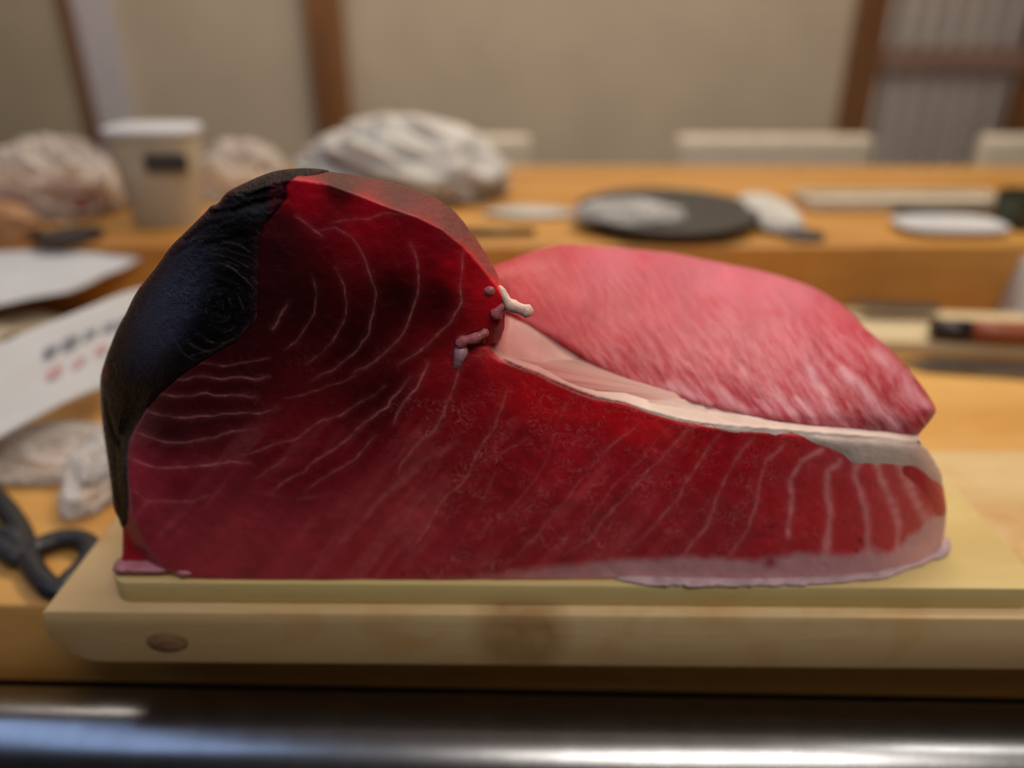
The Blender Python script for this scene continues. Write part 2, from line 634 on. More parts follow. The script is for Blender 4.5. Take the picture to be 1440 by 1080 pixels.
def flesh_mat(name, veins, sss, rough, fine_bump, streak=False):
    m = NT(name)
    at = m.n('ShaderNodeVertexColor', layer_name='Col')
    col = at.outputs[0]
    uvn = m.n('ShaderNodeUVMap', uv_map='UVMap').outputs[0]
    mp = m.t.nodes.new('ShaderNodeMapping')
    m.t.links.new(uvn, mp.inputs[0])
    big = m.noise(mp.outputs[0], 1.6, 4, 0.6, 0.3)
    fine = m.noise(mp.outputs[0], 26, 4, 0.65)
    col = m.mix(1.0, col, m.mix(big, (0.72, 0.72, 0.72), (1.28, 1.28, 1.28)), 'MULTIPLY')
    # thread-like marbling: thin ridges of a warped noise, where the vertex alpha allows it
    rid = m.math('ABSOLUTE', m.math('SUBTRACT', m.noise(mp.outputs[0], 5.5, 2, 0.6, 1.6), 0.5))
    rid = m.mapr(rid, 0.0, 0.03, 1.0, 0.0)
    gate = m.mapr(m.noise(mp.outputs[0], 2.7, 2), 0.42, 0.62)
    thread = m.math('MULTIPLY', m.math('MULTIPLY', rid, gate), m.math('MULTIPLY', at.outputs[1], veins))
    col = m.mix(thread, col, (0.80, 0.25, 0.25))
    h = fine
    if streak:
        mp2 = m.t.nodes.new('ShaderNodeMapping')
        mp2.inputs['Rotation'].default_value = (0, 0, math.radians(-56))
        mp3 = m.t.nodes.new('ShaderNodeMapping')
        mp3.inputs['Scale'].default_value = (2.2, 7.5, 1)
        m.t.links.new(mp2.outputs[0], mp3.inputs[0])
        wob = m.n('ShaderNodeVectorMath', operation='ADD')
        m.t.links.new(uvn, wob.inputs[0])
        wn = m.t.nodes.new('ShaderNodeTexNoise')
        m.t.links.new(uvn, wn.inputs[0])
        wn.inputs['Scale'].default_value = 1.4
        sc = m.n('ShaderNodeVectorMath', operation='SCALE')
        sc.inputs[3].default_value = 0.2
        m.t.links.new(wn.outputs[1], sc.inputs[0])
        m.t.links.new(sc.outputs[0], wob.inputs[1])
        m.t.links.new(wob.outputs[0], mp2.inputs[0])
        st = m.noise(mp3.outputs[0], 1.35, 5, 0.62)
        amt = at.outputs[1]
        lo = m.mix(1.0, col, (0.80, 0.42, 0.48), 'MULTIPLY')
        hi = m.mix(0.34, col, (0.74, 0.40, 0.42))
        sk = m.mix(m.mapr(st, 0.36, 0.62), lo, hi)
        col = m.mix(m.math('MULTIPLY', amt, 0.85), col, sk)
        h = m.math('ADD', m.math('MULTIPLY', fine, 0.25), m.math('MULTIPLY', st, 1.5))
    m.p(Base_Color=col, Roughness=m.mapr(fine, 0.3, 0.7, rough - 0.1, rough + 0.12), Subsurface_Weight=sss, Subsurface_Scale=0.006, Subsurface_Radius=(1.0, 0.20, 0.18), Specular_IOR_Level=0.32)
    m.bump(h, 0.55, fine_bump)
    return m.m


M['flesh'] = flesh_mat('red_tuna_flesh', 0.6, 0.35, 0.36, 0.0007)
M['belly'] = flesh_mat('pink_fatty_belly', 0.0, 0.35, 0.42, 0.0011, True)
M['membrane'] = flesh_mat('pale_membrane', 0.0, 0.04, 0.36, 0.0005)
M['skin'] = flesh_mat('pale_skin_edge', 0.0, 0.04, 0.36, 0.0008)


def blood_mat():
    m = NT('dark_bloodline_flesh')
    at = m.n('ShaderNodeVertexColor', layer_name='Col')
    uvn = m.n('ShaderNodeUVMap', uv_map='UVMap').outputs[0]
    mp = m.t.nodes.new('ShaderNodeMapping')
    m.t.links.new(uvn, mp.inputs[0])
    mp.inputs['Scale'].default_value = (1, 0.35, 1)
    mp.inputs['Rotation'].default_value = (0, 0, 0.12)
    grain = m.noise(mp.outputs[0], 42, 3, 0.6)
    fine = m.noise(uvn, 20, 4, 0.65)
    m.p(Base_Color=m.mix(1.0, at.outputs[0], m.mix(grain, (0.5, 0.5, 0.5), (1.5, 1.5, 1.5)), 'MULTIPLY'),
        Roughness=m.mapr(fine, 0.3, 0.7, 0.34, 0.52), Specular_IOR_Level=0.14)
    m.bump(m.math('ADD', grain, fine), 0.8, 0.0012)
    return m.m


M['blood'] = blood_mat()

# ------------------------------------------------------------------ the room
ZF = -0.90
YW = 2.35
struct(box('floor', -3, 3, -1.5, YW + 0.1, ZF - 0.1, ZF, M['floor']))
struct(box('ceiling', -3, 3, -1.6, YW + 0.1, 1.65, 1.75, M['ceiling']))
struct(box('wall_back', -3, 3, YW, YW + 0.1, ZF, 1.65, M['wall']))
struct(box('wall_left', -3.1, -3, -1.5, YW + 0.1, ZF, 1.75, M['wall']))
struct(box('wall_front', -3, 3, -1.6, -1.5, ZF, 1.65, M['dark_wall']))
struct(box('wall_right', 3, 3.1, -1.5, YW + 0.1, ZF, 1.75, M['wall']))


def wall_x(px, py=90, Y=YW):
    return aY(px, py, Y).x


def post(name, pxc, width, mat, depth=0.05):
    x = wall_x(pxc)
    return struct(box(name, x - width / 2, x + width / 2, YW - depth, YW - 0.001, ZF, 1.649, mat, bevel=0.004, seg=1))


post('trim_1', 466, 0.095, M['post'], 0.06)
post('trim_2', 1207, 0.075, M['post'], 0.06)
post('trim_3', 1447, 0.07, M['post'], 0.06)
xa = wall_x(118)
struct(box('trim_4', xa - 0.02, xa + 0.015, YW - 0.03, YW - 0.001, ZF, 1.649, M['post']))
struct(box('trim_5', xa + 0.016, xa + 0.115, YW - 0.025, YW - 0.001, ZF, 1.649, M['lavender']))
struct(box('wall_left_panel', -2.98, xa - 0.021, YW - 0.012, YW - 0.001, ZF, 1.649, M['wall_warm'])).name = 'trim_6'

# lattice door between the two right posts
x0, x1 = wall_x(1207) + 0.04, wall_x(1447) - 0.037
dr = bpy.data.objects.new('door_1', None)
COL.objects.link(dr)
struct(dr)
box('paper_panel', x0, x1, YW - 0.012, YW - 0.002, ZF + 0.02, 1.64, M['shoji'], dr)
xs = x0 + 0.03
while xs < x1 - 0.02:
    box('slat', xs, xs + 0.026, YW - 0.034, YW - 0.013, ZF + 0.02, 1.64, M['lattice'], dr)
    xs += 0.055
zr = aY(1320, 82, YW - 0.03).z
box('rail', x0, x1, YW - 0.042, YW - 0.0345, zr - 0.03, zr + 0.03, M['rail_wood'], dr)
box('rail', x0, x1, YW - 0.042, YW - 0.0345, ZF + 0.02, ZF + 0.12, M['rail_wood'], dr)

# ------------------------------------------------------------------ counters
RZ = math.radians(-0.8)


def rot(o, rz=RZ, pivot=(0, 0.33)):
    c, s = math.cos(rz), math.sin(rz)
    for v in o.data.vertices:
        x, y = v.co.x - pivot[0], v.co.y - pivot[1]
        v.co.x, v.co.y = pivot[0] + c * x - s * y, pivot[1] + s * x + c * y
    return o


YS = 0.778
wc = box('kitchen_counter', -1.6, 1.6, 0.328, YS - 0.002, -0.060, 0.0, M['counter'], bevel=0.003)
for v_ in wc.data.vertices:
    if v_.co.y < 0.5:
        v_.co.y -= 0.0227 * v_.co.x
tag(wc, 'honey coloured wooden kitchen counter under the stacked cutting boards', 'counter')
cab = box('counter_cabinet', -1.55, 1.55, 0.40, YS - 0.03, ZF, -0.0605, M['dark_wood'])
tag(cab, 'dark cabinet carrying the wooden kitchen counter', 'cabinet')
ZG = 0.074
gc = empty('guest_counter', (0, 0.98, ZF), 'raised amber wooden guest counter behind the kitchen counter', 'counter')
g1 = box('counter_top', -1.6, 1.6, YS - 0.98, 1.185 - 0.98, ZG - 0.08 - ZF, ZG - ZF, M['guest'], gc, bevel=0.004)
g2 = box('front_panel', -1.6, 1.6, 0.01 + YS - 0.98, 0.03 + YS - 0.98, 0, ZG - 0.0805 - ZF, M['post'], gc)

rail = empty('steel_worktop_edge', (0, 0.290, -0.067), 'rounded stainless steel rail along the front of the wooden counter', 'steel rail')
pr = []
for k in range(25):
    a = math.pi * (0.10 + 0.95 * k / 24)
    pr.append((0.032 * math.cos(a), 0.030 * math.sin(a)))
pr += [(-0.034, -0.2), (0.03, -0.2)]
rl = prism('rail_profile', pr, 'x', -1.5, 1.5, M['steel'], rail)
rl.rotation_euler = (0, 0, math.radians(-1.3))

# ------------------------------------------------------------------ cutting boards
TB = 0.0345


def board_poly(x0, x1, y0, y1, r, n=8):
    P = []
    for cx, cy, a0 in ((x1 - r, y0 + r, -90), (x1 - r, y1 - r, 0), (x0 + r, y1 - r, 90), (x0 + r, y0 + r, 180)):
        for k in range(n + 1):
            a = math.radians(a0 + 90 * k / n)
            P.append((cx + r * math.cos(a), cy + r * math.sin(a)))
    return P


lb = empty('thick_cutting_board', (0, 0.37, 0), 'thick worn cutting board with a dark knot on its front edge, under the thin board', 'cutting board')
# front profile (x,z) with a strongly rounded lower left corner
fx0, fx1 = -0.231, 0.36
P = []
for k in range(9):
    a = math.radians(180 + 90 * k / 8)
    P.append((fx0 + 0.024 + 0.024 * math.cos(a), 0.026 + 0.0255 * math.sin(a)))
P += [(fx1, 0.0005), (fx1, TB), (fx0 + 0.004, TB), (fx0 + 0.0008, TB - 0.0018)]
b1 = prism('board_body', P, 'y', 0.2895 - 0.37, 0.445 - 0.37, M['board_low'], lb, bevel=0.0016, seg=2)
b1.rotation_euler = (0, 0, math.radians(-0.6))
# the knot: a slightly proud disc of end grain in the front edge
kp = aY(232, 909, 0.2885)
kn = lathe('knot', [(0, 0.0012), (0.004, 0.0012), (0.0085, 0.0008), (0.0105, 0)], plain('knot_wood', (0.24, 0.13, 0.06), 0.6, var=0.35, scale=220), lb, 24)
kn.rotation_euler = (math.pi / 2, 0, 0)
kn.scale = (1, 0.62, 1)
kn.location = (kp.x, -0.0789, kp.z)

ZB0, ZB = TB + 0.0004, 0.0475
tb = prism('thin_cutting_board', board_poly(-0.198, 0.258, 0.2960, 0.405, 0.010), 'z', ZB0, ZB, M['board_thin'], None, bevel=0.0012, seg=2)
rot(tb, math.radians(-0.6), (0, 0.3))
tag(tb, 'thin pale yellow cutting board directly under the tuna block', 'cutting board')

# ------------------------------------------------------------------ the tuna block
tuna = empty('tuna_block', (0, 0.36, ZB), 'large raw red tuna block with dark bloodline and pink belly, on the thin board', 'fish')
TOFF = np.array([0, 0.36, ZB])
ZT = ZB + 0.0003
CONT = np.array([(120, 815), (250, 815), (300, 815), (560, 816), (880, 815), (1050, 818), (1147, 817), (1213, 812), (1280, 797), (1313, 785), (1345, 768)], float)
CONTY = pts_at_Z(CONT[:, 0], CONT[:, 1], ZT)[:, 1]
_cx = np.linspace(100, 1360, 400)
_cy = np.interp(_cx, CONT[:, 0], CONTY)
_k = np.ones(21) / 21
_cy = np.convolve(np.pad(_cy, 10, mode='edge'), _k, 'valid')


def face_Y(x):
    return np.interp(x, _cx, _cy)


CREASE = np.array([(300, 300), (345, 275), (385, 258), (408, 252), (463, 260), (505, 275), (547, 292), (588, 306), (622, 323), (649, 345), (669, 367), (683, 384), (694, 398), (708, 420)], float)
LIP = np.array([(685, 487), (694, 496), (705, 503), (727, 512), (757, 523), (785, 537), (813, 549), (840, 558), (877, 564), (910, 576), (952, 588), (993, 595), (1060, 602), (1113, 606), (1157, 610), (1200, 613), (1247, 617), (1290, 621)], float)
DARK_R = [(180, 671), (180, 629), (190, 603), (207, 574), (227, 552), (263, 522), (298, 500), (330, 481), (350, 463), (362, 445), (362, 400), (363, 360), (367, 320), (385, 300), (405, 280), (402, 262)]


EDGE_Y = np.array([574, 603, 629, 671, 723, 765, 795, 811], float)
EDGE_X = np.array([207, 190, 180, 180, 186, 201, 227, 250], float)


DK_X = np.array([p[0] for p in DARK_R][::-1], float)
DK_Y = np.array([p[1] for p in DARK_R][::-1], float)


def base_depth(x, y, dist, R):
    Y = face_Y(x)
    # the sawn top, behind the crease
    cy = np.interp(x, CREASE[:, 0], CREASE[:, 1])
    t = np.where((x > 300) & (x < 712), cy - y, 0)
    t = np.where(y > 436, 0, t)
    t = 0.5 * (t + np.sqrt(t * t + 70)) - 4.18
    k = 0.0013 * sm(300, 400, x)
    Y = Y + k * np.maximum(t, 0)
    Y = Y + 0.0035 * sm(0, 8, t) * (fbm(x / 9, y / 5, 9, 3) - 0.5)
    # the dark side turns away to the left
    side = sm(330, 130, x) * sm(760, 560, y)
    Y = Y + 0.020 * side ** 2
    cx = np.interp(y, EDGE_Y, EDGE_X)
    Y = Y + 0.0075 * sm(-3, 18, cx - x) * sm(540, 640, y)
    # the edges are rounded
    q = np.clip(1 - dist / np.maximum(R, 0.5), 0, 1)
    Y = Y + (R / 2900.0) * 0.9 * (1 - np.sqrt(1 - 0.97 * q * q))
    # a slight belly in the cut face, fine unevenness
    Y = Y + 0.0016 * (fbm(x / 90, y / 90, 3, 2) - 0.5) + 0.0006 * (fbm(x / 14, y / 14, 5, 2) - 0.5)
    # hollow running from the notch down left
    d, al = seg_dist(x, y, [(690, 480), (640, 486), (570, 540), (480, 600)])
    Y = Y + 0.003 * np.exp(-(d / 22) ** 2) * (1 - al)
    return Y


ANCH = [((430, 420), (40, 0, 4)), ((560, 420), (42, 0, 4)), ((650, 380), (120, 0, 12)), ((430, 272), (118, 4, 20)), ((520, 300), (110, 3, 16)), ((600, 335), (90, 0, 12)), ((690, 400), (150, 10, 22)),  # brighter reds near the top crease put translucent glow into the colour
        ((620, 420), (52, 0, 6)), ((300, 560), (56, 5, 14)), ((240, 600), (55, 8, 18)), ((220, 720), (104, 26, 40)), ((300, 760), (108, 29, 40)), ((420, 650), (78, 6, 15)),
        ((400, 780), (110, 28, 40)), ((540, 560), (62, 2, 8)), ((600, 600), (88, 6, 15)), ((560, 740), (108, 23, 33)), ((700, 620), (103, 13, 21)), ((700, 760), (108, 19, 29)),
        ((850, 640), (118, 16, 25)), ((850, 760), (112, 22, 32)), ((760, 545), (140, 10, 18)), ((700, 515), (126, 13, 20)), ((660, 520), (88, 6, 14)), ((1000, 640), (122, 11, 19)),
        ((1000, 740), (114, 22, 32)), ((1150, 700), (128, 16, 26)), ((1240, 720), (128, 20, 30)), ((1310, 690), (122, 14, 24)), ((330, 500), (48, 3, 10)), ((880, 580), (150, 12, 20)),
        ((500, 470), (46, 0, 6)), ((250, 680), (80, 12, 25)), ((200, 770), (104, 26, 38)), ((560, 265), (62, 14, 17)), ((640, 310), (66, 18, 20)), ((480, 252), (36, 11, 10)), ((690, 380), (95, 20, 24))]
GAIN = 3.2
ANCH += [((385, 360), (46, 5, 13)), ((392, 318), (60, 10, 19)), ((382, 420), (40, 2, 7)), ((300, 800), (112, 29, 40)), ((640, 800), (108, 24, 36)), ((200, 680), (95, 20, 34))]
AX = np.array([a[0] for a in ANCH], float)
AC = np.array([lin(a[1]) for a in ANCH]) * GAIN * np.array([1.0, 0.95, 0.95]) * np.array([[1, 1.3, 1.0] if a[0][1] > 640 else [1, 1, 1] for a in ANCH]) * np.array([0.5 if a[1][0] < 66 else 1.0 for a in ANCH])[:, None]

LINES = [  # fat lines in the cut face: points, width, strength
    ([(282, 511), (331, 514), (379, 505)], 1.1, .30), ([(250, 534), (276, 530), (314, 530), (357, 533), (379, 529)], 1.3, .5),
    ([(227, 553), (259, 558), (289, 554), (321, 556), (360, 557)], 1.3, .5), ([(199, 578), (227, 584), (259, 587), (289, 587), (321, 581), (363, 581), (389, 574)], 1.4, .5),
    ([(188, 605), (211, 615), (233, 622), (266, 621), (301, 616), (327, 607), (360, 604)], 1.4, .5), ([(182, 641), (201, 652), (220, 658), (253, 658), (282, 654), (321, 649), (350, 655)], 1.5, .55),
    ([(184, 690), (205, 702), (233, 707), (266, 704), (301, 694)], 2.5, .22), ([(334, 642), (363, 636), (396, 623), (421, 612), (447, 594), (477, 584), (509, 565), (540, 545)], 1.3, .38),
    ([(357, 671), (379, 658), (402, 644)], 1.5, .3), ([(380, 690), (402, 678), (431, 662), (460, 636), (486, 620), (506, 601), (531, 582), (560, 550), (579, 528)], 1.4, .48),
    ([(553, 594), (569, 566), (588, 541), (601, 509)], 1.6, .6), ([(430, 690), (460, 668), (500, 646), (516, 629), (528, 613)], 1.4, .4),
    ([(648, 513), (638, 547), (626, 579), (607, 610), (585, 629), (566, 651), (557, 667)], 1.8, .42), ([(480, 760), (506, 733), (550, 689), (607, 642), (645, 623)], 7, .16),
    ([(714, 547), (701, 579), (689, 613), (670, 642), (657, 667), (635, 692), (616, 714), (604, 739), (585, 764), (566, 796)], 2.0, .42),
    ([(897, 598), (862, 626), (834, 654), (808, 686), (783, 720), (752, 755), (720, 790)], 2.2, .34), ([(805, 557), (783, 598), (770, 645), (740, 690), (690, 750)], 1.6, .2),
    ([(745, 616), (715, 632), (689, 648)], 1.3, .3), ([(856, 670), (849, 683), (827, 685)], 1.5, .4), ([(840, 748), (815, 768), (792, 783)], 1.6, .25), ([(950, 592), (905, 640), (860, 690), (820, 740)], 1.6, .28),
    ([(488, 328), (499, 337), (511, 359), (522, 384), (527, 409), (524, 442), (516, 470), (502, 492), (486, 506), (469, 517), (440, 535)], 1.4, .36),
    ([(577, 342), (586, 364), (590, 389), (586, 414), (577, 442), (563, 473), (547, 492), (530, 506), (500, 524)], 1.4, .42),
    ([(652, 353), (651, 381), (648, 414), (650, 426), (638, 448), (619, 467), (602, 484), (586, 495), (560, 512)], 1.6, .5),
    ([(472, 376), (483, 401), (488, 426), (483, 451), (472, 470), (455, 495), (430, 512)], 1.3, .26), ([(436, 387), (449, 414), (444, 439), (422, 476), (400, 492)], 1.2, .2),
    ([(405, 426), (391, 451), (380, 462)], 1.4, .4), ([(416, 306), (436, 317), (455, 334)], 1.4, .5), ([(455, 323), (472, 317), (488, 328)], 1.2, .4), ([(470, 310), (500, 306), (515, 306), (536, 300), (570, 302)], 1.6, .35),
    ([(970, 597), (947, 627), (913, 660), (887, 690), (850, 730), (810, 775)], 2.4, .42), ([(1013, 610), (993, 637), (973, 667), (950, 703), (933, 727), (907, 753), (880, 778)], 2.8, .42),
    ([(1060, 613), (1033, 647), (1020, 677), (1010, 703), (993, 740), (970, 767), (953, 785)], 3.2, .48), ([(1107, 620), (1080, 647), (1067, 680), (1062, 717), (1047, 750), (1023, 785)], 3.6, .52),
    ([(1157, 633), (1127, 650), (1113, 677), (1117, 700), (1110, 727), (1107, 753)], 6, .56), ([(1183, 650), (1163, 663), (1163, 693), (1170, 727), (1163, 760), (1157, 785)], 7.5, .62),
    ([(1207, 653), (1200, 670), (1213, 700), (1222, 733), (1222, 778)], 7.5, .62), ([(1233, 657), (1240, 680), (1257, 710), (1265, 737), (1263, 772)], 8, .64), ([(1263, 653), (1277, 683), (1293, 710), (1304, 735)], 11, .66),
    ([(680, 790), (655, 812)], 3, .2), ([(620, 640), (600, 690), (560, 740), (520, 790)], 3, .14), ([(700, 660), (680, 700), (650, 760)], 2, .14), ([(400, 560), (450, 548), (500, 530)], 1.2, .25), ([(350, 690), (420, 700), (480, 690)], 4, .08),
]
FAT = np.array([0.60, 0.33, 0.34])
FATL = np.array([0.95, 0.33, 0.33])
FATW = np.array([0.78, 0.60, 0.52])
BAND_LOW = np.array([(860, 561), (880, 569), (920, 583), (967, 593), (1013, 606), (1067, 610), (1113, 611), (1147, 620), (1180, 638), (1200, 648), (1233, 656), (1265, 652), (1290, 660), (1312, 674), (1330, 690)], float)
FAT_LOW = np.array([(250, 822), (560, 812), (700, 806), (750, 798), (880, 788), (953, 783), (1013, 784), (1067, 788), (1093, 781), (1153, 778), (1200, 781), (1225, 773), (1247, 778), (1262, 771), (1277, 755), (1293, 748), (1302, 730), (1330, 720)], float)


def flesh_colour(x, y, dist):
    w_ = np.zeros(len(x))
    C = np.zeros((len(x), 3))
    for p, c in zip(AX, AC):
        k = 1.0 / ((x - p[0]) ** 2 + (y - p[1]) ** 2 + 300.0) ** 1.7
        w_ += k
        C += k[:, None] * c
    C /= w_[:, None]
    wx = x + 9 * (fbm(x / 26, y / 26, 21, 3) - 0.5)
    wy = y + 9 * (fbm(x / 26, y / 26, 31, 3) - 0.5)
    al_ = (x * 0.64 - y * 0.77)
    ac_ = (x * 0.77 + y * 0.64)
    g = sm(560, 640, y) * sm(1050, 850, x)
    st_ = fbm(ac_ / 22 + 0.5 * fbm(x / 90, y / 90, 15, 2), al_ / 170, 13, 3)
    C = C * (1 + (0.5 * g * (st_ - 0.5))[:, None])
    f = 0.10 * g * sm(0.55, 0.75, st_)
    C = C * (1 - f[:, None]) + FATL * f[:, None]
    # blurred stripes that follow the muscle segments of the lower half
    for pl, wd, st in LINES:
        a = np.array(pl)
        m = (x > a[:, 0].min() - 30) & (x < a[:, 0].max() + 30) & (y > a[:, 1].min() - 30) & (y < a[:, 1].max() + 30)
        d, al = seg_dist(wx[m], wy[m], pl)
        wob = (0.15 if wd < 5 else 0.6) + (1.25 if wd < 5 else 0.6) * vnoise(al * len(pl) * 3.1, al * 0 + wd, 7 + int(st * 100))
        end = sm(0, 0.10, al) * sm(1.0, 0.85, al) if wd < 5 else 1.0
        f = st * 0.9 * np.clip(wob, 0, 1.2) * np.exp(-(d / max(1.0, wd * 0.68)) ** 2) * (0.35 + 0.65 * end)
        f = f + 0.10 * st * np.exp(-(d / (wd * 4)) ** 2)
        f = np.clip(f * (1.4 if wd >= 5 and st > 0.5 else 1.0), 0, 0.85)
        C[m] = C[m] * (1 - f[:, None]) + FATL * f[:, None]
    # pale fat: the band under the membrane and the rim along the board
    lo = np.interp(x, BAND_LOW[:, 0], BAND_LOW[:, 1]) + 5 * (fbm(x / 16, y / 40, 41, 2) - 0.5) - 3
    f = sm(3.5, -3.5, y - lo) * sm(845, 960, x) * (y > 540)
    C = C * (1 - f[:, None]) + FATW * f[:, None]
    lo = np.interp(x, FAT_LOW[:, 0], FAT_LOW[:, 1]) + 10 * (fbm(x / 22, y / 30, 43, 3) - 0.5)
    f = 0.86 * sm(-8, 8, y - lo) * sm(560, 900, x)
    C = C * (1 - f[:, None]) + (FAT * np.array([1.25, 1.3, 1.3])) * f[:, None]
    f = 0.75 * sm(1316, 1326, x + (y - 700) * 0.05) * (1 - sm(655, 690, y) * sm(735, 700, y) * 0.8)
    C = C * (1 - f[:, None]) + FAT * f[:, None]
    rx = np.array([(1270, 655), (1300, 667), (1327, 693), (1329, 722), (1317, 725), (1303, 703), (1282, 673)], float)
    ins = np.zeros(len(x))
    d, _ = seg_dist(x, y, [(1277, 662), (1300, 680), (1318, 705), (1322, 718)])
    f = sm(11, 6, d)
    C = C * (1 - f[:, None]) + (np.array([0.50, 0.014, 0.034])) * f[:, None]
    # specks of blood
    for sx_, sy_, r in ((1083, 790, 10), (1085, 740, 5), (1210, 760, 4), (660, 808, 6), (566, 808, 5), (1205, 775, 3)):
        f = 0.85 * np.exp(-((x - sx_) ** 2 + (y - sy_) ** 2) / r ** 2)
        C = C * (1 - f[:, None]) + np.array([0.34, 0.008, 0.022]) * f[:, None]
    # the whitish frayed lip of the cavity
    d, _ = seg_dist(x, y, LIP[:10])
    f = np.clip(np.exp(-(d / 5.0) ** 2) * (0.2 + 0.9 * vnoise(x / 3, y / 3, 61)), 0, 0.75) * sm(690, 720, x)
    C = C * (1 - f[:, None]) + np.array([0.62, 0.24, 0.22]) * f[:, None]
    # frayed edge around the notch
    d, _ = seg_dist(x, y, [(700, 466), (674, 467), (647, 477), (640, 495)])
    f = np.clip(np.exp(-(d / 5.0) ** 2) * (vnoise(x / 3, y / 3, 62)), 0, 0.7)
    C = C * (1 - f[:, None]) + np.array([0.45, 0.14, 0.15]) * f[:, None]
    # darker brownish red top
    cy = np.interp(x, CREASE[:, 0], CREASE[:, 1])
    f = sm(0, 10, cy - y) * (y < 420) * (x < 700) * 0.7 * (0.5 + 0.5 * vnoise(x / 5, y / 3, 63))
    C = C * (1 - f[:, None]) + np.array([0.13, 0.020, 0.024]) * f[:, None]
    # the edge line beside the bloodline
    d, al = seg_dist(x, y, [(250, 811), (227, 795), (201, 765), (186, 723), (180, 671), (180, 629), (190, 603), (207, 574)])
    f = 0.35 * np.exp(-(d / 1.8) ** 2)
    C = C * (1 - f[:, None]) + np.array([0.40, 0.16, 0.22]) * f[:, None]
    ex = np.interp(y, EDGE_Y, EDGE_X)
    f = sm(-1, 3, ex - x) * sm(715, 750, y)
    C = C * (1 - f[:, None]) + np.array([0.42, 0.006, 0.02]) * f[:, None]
    A = sm(520, 640, x) * sm(520, 580, y) * sm(1260, 1000, x) * 0.9 + 0.12 * (y > 480)
    return np.concatenate([C, A[:, None]], 1)


OUT_FLESH = [(172, 800, 4), (172, 776, 10), (172, 742, 14), (165, 712, 20), (160, 675, 30), (154, 633, 40), (149, 597, 40), (147, 555, 40), (148, 526, 40), (160, 487, 40), (183, 441, 40), (198, 413, 40),
             (226, 378, 40), (246, 350, 36), (266, 330, 34), (296, 301, 30), (312, 289, 26), (326, 274, 20), (350, 261, 14), (374, 250, 10), (398, 243, 8), (434, 240, 8), (477, 243, 8), (535, 253, 8), (585, 267, 8),
             (622, 284, 8), (647, 306, 8), (666, 331, 8), (683, 356, 8), (697, 381, 7), (705, 400, 6), (712, 418, 5), (714, 431, 5), (708, 447, 6), (704, 458, 7), (697, 465, 7), (674, 468, 6), (650, 477, 4), (652, 482, 4), (668, 486, 4),
             (686, 487, 5), (694, 497, 6), (705, 505, 7), (727, 513, 6), (757, 524, 6), (785, 538, 6), (813, 550, 6), (840, 559, 6), (877, 565, 6), (910, 577, 6), (952, 589, 9), (993, 596, 9), (1060, 603, 9), (1113, 607, 10),
             (1157, 611, 12), (1200, 614, 14), (1247, 617, 16), (1288, 620, 20), (1307, 637, 24), (1322, 663, 26), (1328, 693, 26), (1331, 715, 24), (1329, 743, 20), (1324, 764, 16), (1309, 783, 10), (1276, 798, 6), (1213, 811, 4),
             (1147, 816, 3), (1047, 817, 3), (880, 815, 3), (720, 816, 3), (560, 816, 3), (400, 817, 3), (300, 815, 4), (268, 813, 5), (240, 806, 5), (205, 802, 4)]


def flesh_place(x, y, dist, R):
    Y = base_depth(x, y, dist, R)
    # under the bloodline the flesh lies a little deeper
    dx = np.interp(y, DK_Y, DK_X)
    Y = Y + 0.0035 * sm(-2, 8, dx - x) * (y < 690) * (y > 255)
    return pts_at_Y(x, y, Y) - TOFF


def flesh_back(P0, t):
    P = P0.copy()
    h = np.clip((P0[:, 2]) / 0.2, 0, 1)
    P[:, 1] = P0[:, 1] + 0.098 * t * (1 - 0.25 * h)
    P[:, 2] = P0[:, 2] * (1 - (0.06 + 0.45 * h) * t ** 1.3)
    P[:, 2] -= 0.007 * min(1.0, t * 18) * ((P0[:, 0] > -0.02) & (P0[:, 2] < 0.1385) & (P0[:, 2] > 0.03))
    hh = h * (P0[:, 0] < 0.02)
    P[:, 0] = P0[:, 0] + (-0.02 - P0[:, 0]) * (0.10 + 0.35 * hh) * t ** 1.6
    return P


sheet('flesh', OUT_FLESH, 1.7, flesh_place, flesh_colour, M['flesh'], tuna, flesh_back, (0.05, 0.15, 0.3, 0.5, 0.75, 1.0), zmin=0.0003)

# the dark bloodline: a shell over the left of the cut face
OUT_BLOOD = [(172, 742, 10), (166, 728, 14), (160, 714, 20), (155, 675, 30), (149, 633, 40), (144, 597, 40), (141, 555, 40), (142, 526, 40), (154, 489, 40), (167, 458, 40), (177, 440, 40), (192, 411, 40), (220, 375, 40),
             (240, 347, 36), (260, 327, 34), (290, 297, 30), (296, 290, 28), (307, 285, 26), (320, 270, 20), (345, 257, 14), (370, 246, 10), (395, 239, 8), (432, 236.5, 8), (462, 240, 6), (440, 246, 3), (415, 250, 3), (402, 262, 3),
             (400, 275, 3), (392, 292, 3), (372, 318, 3), (365, 345, 3), (363, 400, 3), (361, 445, 3), (348, 464, 3), (328, 482, 3), (298, 499, 3), (262, 521, 3), (226, 551, 3), (206, 574, 3), (189, 602, 3), (180, 629, 3), (179, 671, 3), (181, 705, 3), (178, 735, 5)]


